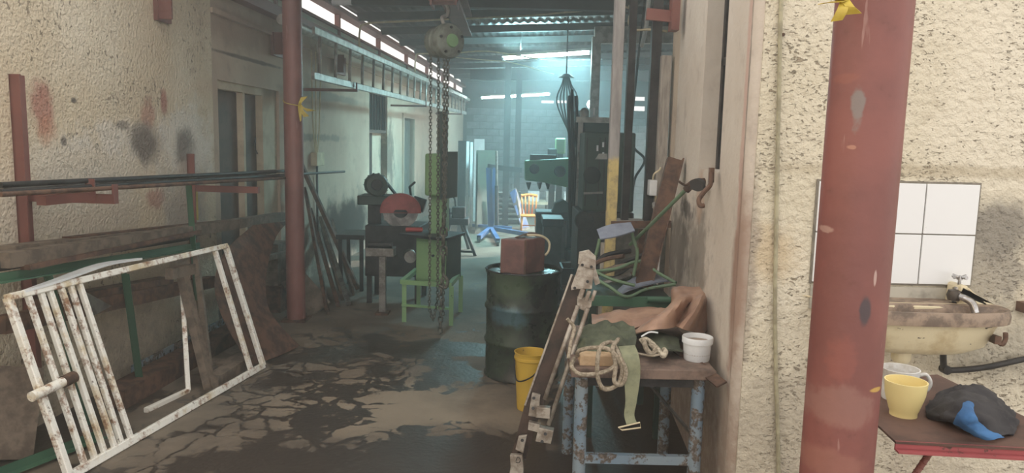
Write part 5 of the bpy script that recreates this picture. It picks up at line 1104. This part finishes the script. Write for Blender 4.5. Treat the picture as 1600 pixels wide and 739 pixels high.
# ================================================================== far hall
def lamp(x0, y0, x1, y1, Y, power, lab, r=.028, grp='lit tube lamps'):
    a, b = P(x0, y0, Y), P(x1, y1, Y); t = thing('tube_lamp', lab, 'lamp', (a + b) / 2, grp)
    MB().cyl(a, b, r, n=14).build('tube', glow('tube_light_white', (.80, 1, .98), 28), t)
    MB().bar(a + V((0, 0, .05)), b + V((0, 0, .05)), .06, .04).build('batten', M['galv'], t)
    for q in (a, b): MB().cyl(q - (b - a).normalized() * .02, q + (b - a).normalized() * .02, r + .008, n=12).build('end_cap', M['white'], t)
    for f in (.2, .8): q = a.lerp(b, f); MB().cyl(q + V((0, 0, .07)), V((q.x, q.y, rz(q.x) - .01)), .004, n=5).build('hanger', M['darksteel'], t)
    o = area('tube_light', (a + b) / 2 + V((0, 0, -.04)), (b - a).length, .06, power, (.45, .92, 1), rot=None); o.rotation_euler = (0, 0, 0)
    o = area('tube_light_up', (a + b) / 2 + V((0, 0, .08)), (b - a).length, .06, power * .5, (.45, .92, 1)); o.rotation_euler = (math.pi, 0, 0); return t
lamp(786, 91, 922, 82, 12.6, 330, 'nearest lit tube lamp glowing bluish white under the roof')
lamp(752, 153, 859, 147, 20.0, 80, 'farthest lit tube lamp, lower in view beyond the hoist chains')
# steel door leaves, frames leaning at the end of the left wall
def onfloor(x, y): g = G(x, y); return g
t = thing('steel_door_leaf', 'dull green steel door leaf leaning near the end of the left wall', 'door', G(758, 362))
g0, g1 = G(742, 365), G(775, 358); hz0 = P(758, 235, g0.y).z
MB().prism([g0, g1, g1 + V((.0, .04, 0)), g0 + V((0, .04, 0))], (0, 0, hz0)).build('leaf', M['darkgreen'], t)
MB().prism([g0 + V((.03, -.005, .1)), g1 + V((-.03, -.005, .1)), g1 + V((-.03, -.005, hz0 - .05)), g0 + V((.03, -.005, hz0 - .05))], (0, .004, 0)).build('panel', M['darkgreen'], t)
for k, (x0, x1, yt, yb, Yd, mt, lab) in enumerate(((716, 728, 220, 372, 13.2, 'darksteel', 'dark door leaf leaning on the far left wall beside white frames'), (729, 733, 221, 366, 13.6, 'white', 'narrow white frame piece leaning by the dark leaf'), (735, 739, 222, 362, 14.4, 'white', 'white edged frame strip next to the green door leaf'), (741, 757, 217, 234, 15.4, 'white', 'pale board whose top shows above the green door leaf'))):
    a, b = P(x0, yt, Yd), P(x1, yt, Yd)
    one(MB().box((a.x, Yd, 0.0), (b.x, Yd + .05, a.z)), 'door_blank', M[mt], lab, 'panel', 'panels leaning at the far left wall')
# vise stand with splayed legs
g = G(735, 394); t = thing('vise_stand', 'black vise on a stand with splayed legs beyond the band saw', 'vise', (P(715, 330, 10.9).x, 11, 0))
vt = P(712, 345, 11).z; X_ = P(712, 345, 11).x
MB().bar((X_ - .22, 11, vt), (X_ + .2, 11, vt), .3, .10).build('top', M['darksteel'], t, bevel=.01)
MB().box((X_ - .05, 10.85, vt + .05), (X_ + .15, 11.05, vt + .22)).build('vise_body', M['darksteel'], t, bevel=.02)
MB().box((X_ - .2, 10.87, vt + .05), (X_ - .08, 11.03, vt + .20)).build('vise_jaw', M['darksteel'], t, bevel=.015)
MB().cyl((X_ - .3, 10.95, vt + .12), (X_ - .05, 10.95, vt + .12), .018, n=10).build('screw', M['steel'], t)
MB().tube([(X_ + .0, 10.95, vt + .22), (X_ - .02, 10.95, vt + .34), (X_ - .08, 10.95, vt + .42), (X_ - .06, 10.95, vt + .55)], .014, 8, sub=4).build('lever', M['darksteel'], t)
for dx, dy in ((.32, -.35), (-.28, -.3), (.18, .35), (-.22, .35)): MB().cyl((X_ + dx * .4, 11 + dy * .3, vt - .04), (X_ + dx, 11 + dy, .0), .024, n=8).build('leg', M['darksteel'], t)
MB().bar((X_ + .30, 10.66, .06), (X_ - .26, 10.70, .06), .02, .03).build('stretcher', M['darksteel'], t)
# engine hoist
BLU = painted('engine_hoist_blue', srgb(64, 96, 150), srgb(52, 80, 130), srgb(60, 60, 64), .3, 9)
g = G(768, 352); t = thing('engine_hoist', 'blue engine hoist with spread legs and silver ram beyond the drum', 'hoist', g)
Yh = 13.2; mb_ = P(767, 352, Yh); mt_ = P(764, 262, Yh)
MB().bar((mb_.x, Yh, .08), (mt_.x, Yh, mt_.z), .10, .10).build('mast', BLU, t)
MB().bar(P(762, 260, Yh), P(815, 266, Yh + .1), .08, .09).build('boom', M['darksteel'], t)
MB().bar(P(772, 262, Yh), P(770, 350, Yh), .05, .05, (0, 1, 0)).build('brace', BLU, t)
MB().cyl(P(776, 352, Yh - .1), P(776, 290, Yh - .1), .035, n=12).build('ram_body', M['darksteel'], t); MB().cyl(P(776, 290, Yh - .1), P(776, 236, Yh - .1), .022, n=12).build('ram_rod', M['steel'], t)
for (x, y) in ((748, 371), (778, 376), (824, 366)):
    e = G(x, y, .09); MB().bar((mb_.x, Yh, .12), e, .07, .07).build('leg', BLU, t); MB().cyl((e.x - .02, e.y, .045), (e.x + .02, e.y, .045), .045, n=12).build('castor', M['rubber'], t)
MB().bar(P(738, 352, 13.4) , P(800, 356, 13.4), .06, .05).build('cross_base', BLU, t)
for x_, y0_, y1_, Y_, lab in ((789, 150, 352, 14.2, 'slim dark steel stanchion just right of the engine hoist'), (806, 168, 340, 15.5, 'darker steel stanchion behind the blue creeper board')):
    a = P(x_, 350, Y_); one(MB().box((a.x - .06, Y_ - .06, 0), (a.x + .06, Y_ + .06, 3.15)), 'steel_stanchion', M['darksteel'], lab, 'post', 'stanchions in the far hall')
# drawers / shelving
a, b = P(772, 352, 15), P(812, 300, 15)
t = thing('parts_rack', 'low black parts rack with open trays behind the engine hoist', 'rack', (a.x, 15, 0))
MB().box((a.x, 15.3, 0), (b.x, 15.34, b.z)).build('back_panel', M['darksteel'], t)
for x_ in (a.x, b.x): MB().box((x_ - .02, 14.95, 0), (x_ + .02, 15.34, b.z)).build('side_panel', M['darksteel'], t)
n = 6
for k in range(n): z = .1 + (b.z - .15) * k / (n - 1); MB().box((a.x + .02, 14.95, z), (b.x - .02, 15.3, z + .03)).build('tray', M['steel'], t)
# creeper board
t = thing('creeper_board', 'blue padded mechanic creeper leaning upright beside the orange stool', 'creeper', G(818, 358))
a, b, c, d = P(795, 300, 13.9), P(806, 293, 13.9), G(828, 357), G(816, 360)
MB().prism([a, b, c, d], (0, .04, 0)).build('frame', M['steel'], t)
for f0, f1 in ((.02, .3), (.36, .6), (.68, .95)):
    MB().prism([a.lerp(d, f0) + V((.01, -.04, 0)), b.lerp(c, f0) + V((-.01, -.04, 0)), b.lerp(c, f1) + V((-.01, -.04, 0)), a.lerp(d, f1) + V((.01, -.04, 0))], (0, .04, 0)).build('pad', BLU, t, bevel=.006)
# orange stool chair
OR = simple('varnished_orange_wood', srgb(240, 134, 40), srgb(214, 108, 30), 6, .4)
g = G(825, 360); Yc = 13.6; t = thing('orange_chair', 'small orange wooden spindle back chair in the lit far hall', 'chair', (P(825, 355, Yc).x, Yc, 0))
xa, xb = P(814, 340, Yc).x, P(838, 340, Yc).x; zt_ = P(825, 306, Yc).z; zs_ = P(825, 334, Yc).z
MB().tube([(xa - .01, Yc, zt_), ((xa + xb) / 2, Yc + .03, zt_ + .015), (xb + .01, Yc, zt_)], .028, 8, sub=4).build('top_rail', OR, t)
for k in range(5): x_ = xa + (xb - xa) * (k + .0) / 4; MB().cyl((x_, Yc, zt_), (xa + (xb - xa) * (.08 + .84 * k / 4), Yc - .02, zs_), .014, n=8).build('spindle', OR, t)
MB().box((xa - .01, Yc - .34, zs_ - .03), (xb + .01, Yc + .02, zs_)).build('seat', OR, t, bevel=.01)
for x_ in (xa + .02, xb - .02):
    for y_ in (Yc - .02, Yc - .31): MB().cyl((x_, y_, zs_ - .02), (x_ + (.02 if x_ > (xa + xb) / 2 else -.02), y_, 0), .018, n=8).build('leg', OR, t)
MB().bar((xa, Yc - .02, zs_ * .4), (xb, Yc - .02, zs_ * .4), .015, .02).build('stretcher', OR, t)
# pale bench far behind
t = thing('pale_workbench', 'long pale topped workbench along the far hall behind the green machine', 'workbench', (P(850, 300, 17).x, 17, 0))
a, b = P(808, 318, 17), P(905, 300, 17)
MB().box((a.x, 16.8, a.z - .0), (b.x, 17.6, a.z + .06)).build('top', M['cream'], t)
for x_ in (a.x + .05, (a.x + b.x) / 2, b.x - .05): MB().box((x_ - .04, 16.85, 0), (x_ + .04, 17.5, a.z)).build('leg', M['darksteel'], t)
for k in range(3): x_ = a.x + .25 + k * .42; MB().box((x_, 17.0, a.z + .06), (x_ + .26, 17.4, a.z + .28)).build('bin', M['white'] if k != 1 else M['galv'], t)
# green machine: radial head with two round ports on black column
GR = painted('machine_green', srgb(88, 164, 100), srgb(76, 144, 92), srgb(60, 64, 54), .12, 8)
Yg = 10.6; t = thing('green_shear_machine', 'green cast machine arm with two round ports on a black column and base', 'machine', (P(905, 350, Yg + .2).x, Yg + .2, 0))
pol = [P(820, 251, Yg), P(892, 247, Yg), P(892, 294, Yg), P(848, 285, Yg), P(820, 282, Yg)]
arm_ = MB().prism(pol, (0, .35, 0)).build('arm', GR, t, bevel=.02)
for x, y, r_ in ((835, 264, 6.8), (875, 268, 8.0)): MB().lathe(P(x, y, Yg - .012), [(.001, .0), (r_ * Yg / FPX, .0), (r_ * Yg / FPX * 1.15, .014), (r_ * Yg / FPX * 1.15, .03)], 28, (0, 1, 0)).build('round_port', M['rubber'], arm_)
MB().box(P(828, 252, Yg + .1), P(868, 242, Yg + .3)).build('gear_cover', M['darksteel'], t)
for x in (826, 843, 856): MB().cyl(P(x, 285, Yg + .1), P(x, 296, Yg + .1), .04, .01, n=10).build('tool_tip', M['darksteel'], t)
a, b = P(888, 300, Yg + .1), P(930, 300, Yg + .1)
MB().box((a.x, Yg + .05, 0), (b.x, Yg + .6, P(905, 172, Yg).z)).build('column', M['darksteel'], t, bevel=.02)
a, b = P(836, 372, Yg), P(890, 332, Yg)
MB().box((a.x, Yg - .1, b.z - .08), (b.x, Yg + .5, b.z)).build('work_table', M['darksteel'], t, bevel=.01)
for x0_, x1_ in ((838, 853), (872, 884)): MB().box((P(x0_, 350, Yg).x, Yg, 0), (P(x1_, 350, Yg).x, Yg + .4, b.z - .08)).build('pedestal', M['darksteel'], t)
MB().prism([P(862, 333, Yg - .05), P(866, 318, Yg - .05), P(880, 312, Yg - .05), P(893, 320, Yg - .05), P(893, 345, Yg - .05), P(864, 345, Yg - .05)], (0, .25, 0)).build('motor_cover', M['darkgreen'], t, bevel=.02)
# machine parts in front: drill press with hoses
Yd = 8.6; X_ = P(908, 300, Yd).x
t = thing('drill_press', 'tall dark drill press with cables fanning down in front of the green machine', 'drill', (X_, Yd, 0))
MB().cyl((X_, Yd, .15), (X_, Yd, P(905, 185, Yd).z), .075, n=20).build('column', M['steel'], t)
MB().box((X_ - .3, Yd - .35, 0), (X_ + .25, Yd + .3, .10)).build('base', M['darksteel'], t, bevel=.01)
MB().box((X_ - .02, Yd - .15, P(905, 225, Yd).z), (X_ + .34, Yd + .2, P(905, 188, Yd).z)).build('head', M['darkgreen'], t, bevel=.03)
MB().cyl((X_ - .07, Yd - .12, P(895, 230, Yd).z), (X_ - .07, Yd - .12, P(895, 300, Yd).z), .03, n=14).build('spindle', M['steel'], t)
MB().box((X_ - .12, Yd - .2, P(905, 215, Yd).z), (X_ + .0, Yd + .1, P(905, 190, Yd).z)).build('gearbox', M['darksteel'], t, bevel=.02)
for k, ((x0_, y0_), (x1_, y1_), (x2_, y2_)) in enumerate((((890, 150), (889, 200), (898, 330)), ((894, 140), (895, 220), (903, 340)), ((900, 150), (903, 230), (894, 300)), ((903, 180), (893, 260), (896, 380)), ((898, 200), (908, 270), (901, 385)), ((892, 200), (890, 300), (893, 370)))):
    MB().tube([P(x0_, y0_, Yd - .15), P(x1_, y1_, Yd - .22), P(x2_, y2_, Yd - .2)], .018, 8, sub=6).build('hose', M['rubber'], t)
t = thing('hanging_cables', 'fan of black cables hung from the roof above the drill press', 'cable', P(886, 112, 11.2))
MB().lathe(P(885, 118, 11.2), [(.001, .03), (.05, .02), (.12, -.03), (.001, -.02)], 18).build('hanger_cap', M['rubber'], t)
MB().cyl(P(885, 118, 11.2), V((P(885, 118, 11.2).x, 11.2, rz(1) - .03)), .01, n=6).build('suspension', M['darksteel'], t)
for k in range(7):
    x_ = 870 + k * 5.5; MB().tube([P(882 + k, 118, 11.2), P(878 + k * 2.4, 132, 11.15), P(x_, 160, 11.1), P(888 + k * .6, 205 + 4 * k, 11.0)], .012, 6, sub=5).build('cable', M['rubber'], t)
# dark green cabinet machine with round opening, right
Yr = 7.6; a, b = P(910, 330, Yr), P(948, 207, Yr)
t = thing('green_lathe_cabinet', 'dark green machine cabinet with a round cover left of the yellow post', 'machine', ((a.x + b.x) / 2, Yr, 0))
MB().box((a.x, Yr, a.z), (b.x + .3, Yr + .6, b.z)).build('housing', M['darkgreen'], t, bevel=.015)
MB().box((a.x - .05, Yr - .1, 0), (b.x + .3, Yr + .7, a.z)).build('pedestal', M['darksteel'], t, bevel=.01)
MB().lathe(P(925, 274, Yr - .01), [(.001, -.012), (.075, -.012), (.09, .0), (.09, .012)], 28, (0, 1, 0)).build('round_cover', M['rubber'], t)
for x in (915, 935, 943): MB().box(P(x, 322, Yr - .008), P(x + 1.5, 215, Yr)).build('seam_rib', M['darksteel'], t)
for x, y, w_, h_ in ((932, 227, 3, 9), (941, 222, 3, 8), (941, 238, 3, 8)): MB().box(P(x, y + h_, Yr - .01), P(x + w_, y, Yr)).build('label_plate', M['white'], t)
MB().prism([P(930, 249, Yr - .015), P(936, 240, Yr - .015), P(949, 240, Yr - .015), P(949, 249, Yr - .015)], (0, .012, 0)).build('name_plate', M['galv'], t)
MB().bar(P(912, 302, Yr - .06), P(942, 301, Yr - .06), .02, .02).build('guard_rail', M['steel'], t)
MB().lathe(P(913, 345, Yr - .12), [(.001, -.01), (.09, -.01), (.1, .02), (.06, .1), (.001, .1)], 20, (0, 1, 0)).build('chuck', M['darksteel'], t)
# pallets and crates low in the middle distance
t = thing('dark_pallet', 'low black pallet on the floor below the green machine', 'pallet', (P(900, 390, 7.9).x, 7.9, 0))
xa, xb = P(866, 395, 7.9).x, P(942, 395, 7.9).x
for k in range(3): MB().box((xa, 7.7 + k * .35, 0), (xb, 7.8 + k * .35, .12)).build('bearer', M['darksteel'], t)
for k in range(6): x_ = xa + (xb - xa) * k / 6; MB().box((x_, 7.68, .12), (x_ + (xb - xa) / 7.5, 8.52, .145)).build('slat', M['wood'], t)
random.seed(5)
t = thing('tool_crate', 'open dark crate of fittings standing on the pallet', 'crate', ((xa + xb) / 2, 8.0, .146))
MB().box((xa + .08, 7.8, .146), (xb - .15, 7.82, .33)).box((xa + .08, 8.2, .146), (xb - .15, 8.22, .33)).box((xa + .08, 7.82, .146), (xa + .10, 8.2, .33)).box((xb - .17, 7.82, .146), (xb - .15, 8.2, .33)).box((xa + .08, 7.8, .146), (xb - .15, 8.22, .16)).build('box', M['darksteel'], t)
# heavy dark machine bed between
t = thing('machine_bed', 'black machine bed with drawers behind the drum, right of the orange chair', 'machine', (P(862, 372, 9.4).x, 9.4, 0))
a, b = P(846, 372, 9.4), P(880, 340, 9.4)
MB().box((a.x, 9.2, b.z - .1), (b.x, 9.8, b.z)).build('bed', M['darksteel'], t, bevel=.01)
MB().box((a.x + .02, 9.25, 0), (a.x + .14, 9.7, b.z - .1)).build('leg', M['darksteel'], t); MB().box((b.x - .14, 9.25, 0), (b.x - .02, 9.7, b.z - .1)).build('leg', M['darksteel'], t)
t = one(MB().box(P(868, 345, 9.0), P(884, 334, 9.1)), 'small_gearbox', M['darkgreen'], 'small dark gearbox on the end of the black machine bed', 'gearbox') if False else None
# wall shelving with pipes at back, loosely seen
for k, (x0_, x1_, y0_, y1_, Y_, mt, lab) in enumerate(((868, 884, 216, 240, 12.5, 'lightgreen', 'green motor housing above the two port green arm'), (856, 872, 232, 246, 12.5, 'darksteel', 'dark casting on a bracket behind the green arm'))):
    a, b = P(x0_, y1_, Y_), P(x1_, y0_, Y_); t = thing('pillar_grinder', lab, 'machine', (a.x, Y_, 0), 'machine heads behind the green arm')
    MB().box((a.x, Y_, a.z), (b.x, Y_ + .25, b.z)).build('housing', M[mt], t, bevel=.02); MB().box(((a.x + b.x) / 2 - .05, Y_ + .05, 0), ((a.x + b.x) / 2 + .05, Y_ + .2, a.z)).build('pillar', M['darksteel'], t)
# extra machinery details seen above and beside the drill press
t = thing('overhead_gantry', 'pale steel gantry rail on thin legs above the dark green cabinet', 'gantry', (P(930, 185, 8.0).x, 8.0, 0))
za = P(930, 186, 8.0).z; xa, xb = P(904, 186, 8.0).x, P(972, 186, 8.0).x
MB().box((xa, 8.26, za - .03), (xb, 8.34, za + .03)).build('rail', M['galv'], t)
for x_ in (xa + .05, xb - .05): MB().box((x_ - .025, 8.27, 0), (x_ + .025, 8.33, za - .03)).build('leg', M['steel'], t)
MB().lathe((xa + .08, 8.2, za + .03), [(.001, 0), (.05, 0), (.05, .06), (.03, .09), (.001, .1)], 16).build('motor_cap', M['galv'], t)
MB().cyl((P(929, 186, 8.2).x, 8.3, za + .03), (P(929, 186, 8.2).x, 8.3, P(929, 168, 8.2).z), .012, n=8).build('vertical_rod', M['white'], t)
t = thing('glowing_globe', 'small round glowing globe at the back between cables and timber post', 'lamp', P(924, 163, 15))
c_ = P(924, 163, 15)  # emissive globe in front of a bright opening in the back wall
MB().lathe(c_, [(.001, -.06), (.07, -.05), (.09, 0), (.07, .05), (.001, .06)], 18, (0, 1, 0)).build('globe', glow('globe_white', (.9, .97, 1), 14), t)
MB().cyl(c_ + V((0, 0, .08)), V((c_.x, 15, rz(c_.x) - .02)), .008, n=6).build('suspension', M['darksteel'], t)
for k, (x, y0, y1, Y_, r_, mt, lab) in enumerate(((1001, 176, 330, 9.5, .016, 'rubber', 'black cable hanging in front of the pale blocks beside the window frame'),)):
    one(MB().tube([V((P(x, y0, Y_).x, Y_, rz(1.6) - .02)), P(x - 12, 170, Y_), P(x - 13, 225, Y_), P(x + 6, 250, Y_), P(x - 10, 282, Y_), P(x - 14, 330, Y_)], r_, 8, sub=6), 'hanging_cable', M[mt], lab, 'cable')
# low clutter on the floor around the drill and below the green bench
for k, (x0, y0, x1, y1, h_, mt, lab) in enumerate(((842, 402, 862, 392, .12, 'darksteel', 'small dark block on the floor behind the drum'), (884, 408, 905, 398, .16, 'darkgreen', 'dark green box on the floor just right of the drum'), (918, 412, 940, 400, .2, 'darksteel', 'black box on the floor before the yellow painted post'))):
    a = G(x0, y0, 0); b = G(x1, y0, 0); one(MB().box((a.x, a.y, 0), (b.x, a.y + .25, h_)), 'floor_box', M[mt], lab, 'box', 'boxes on the floor behind the drum', bevel=.01)
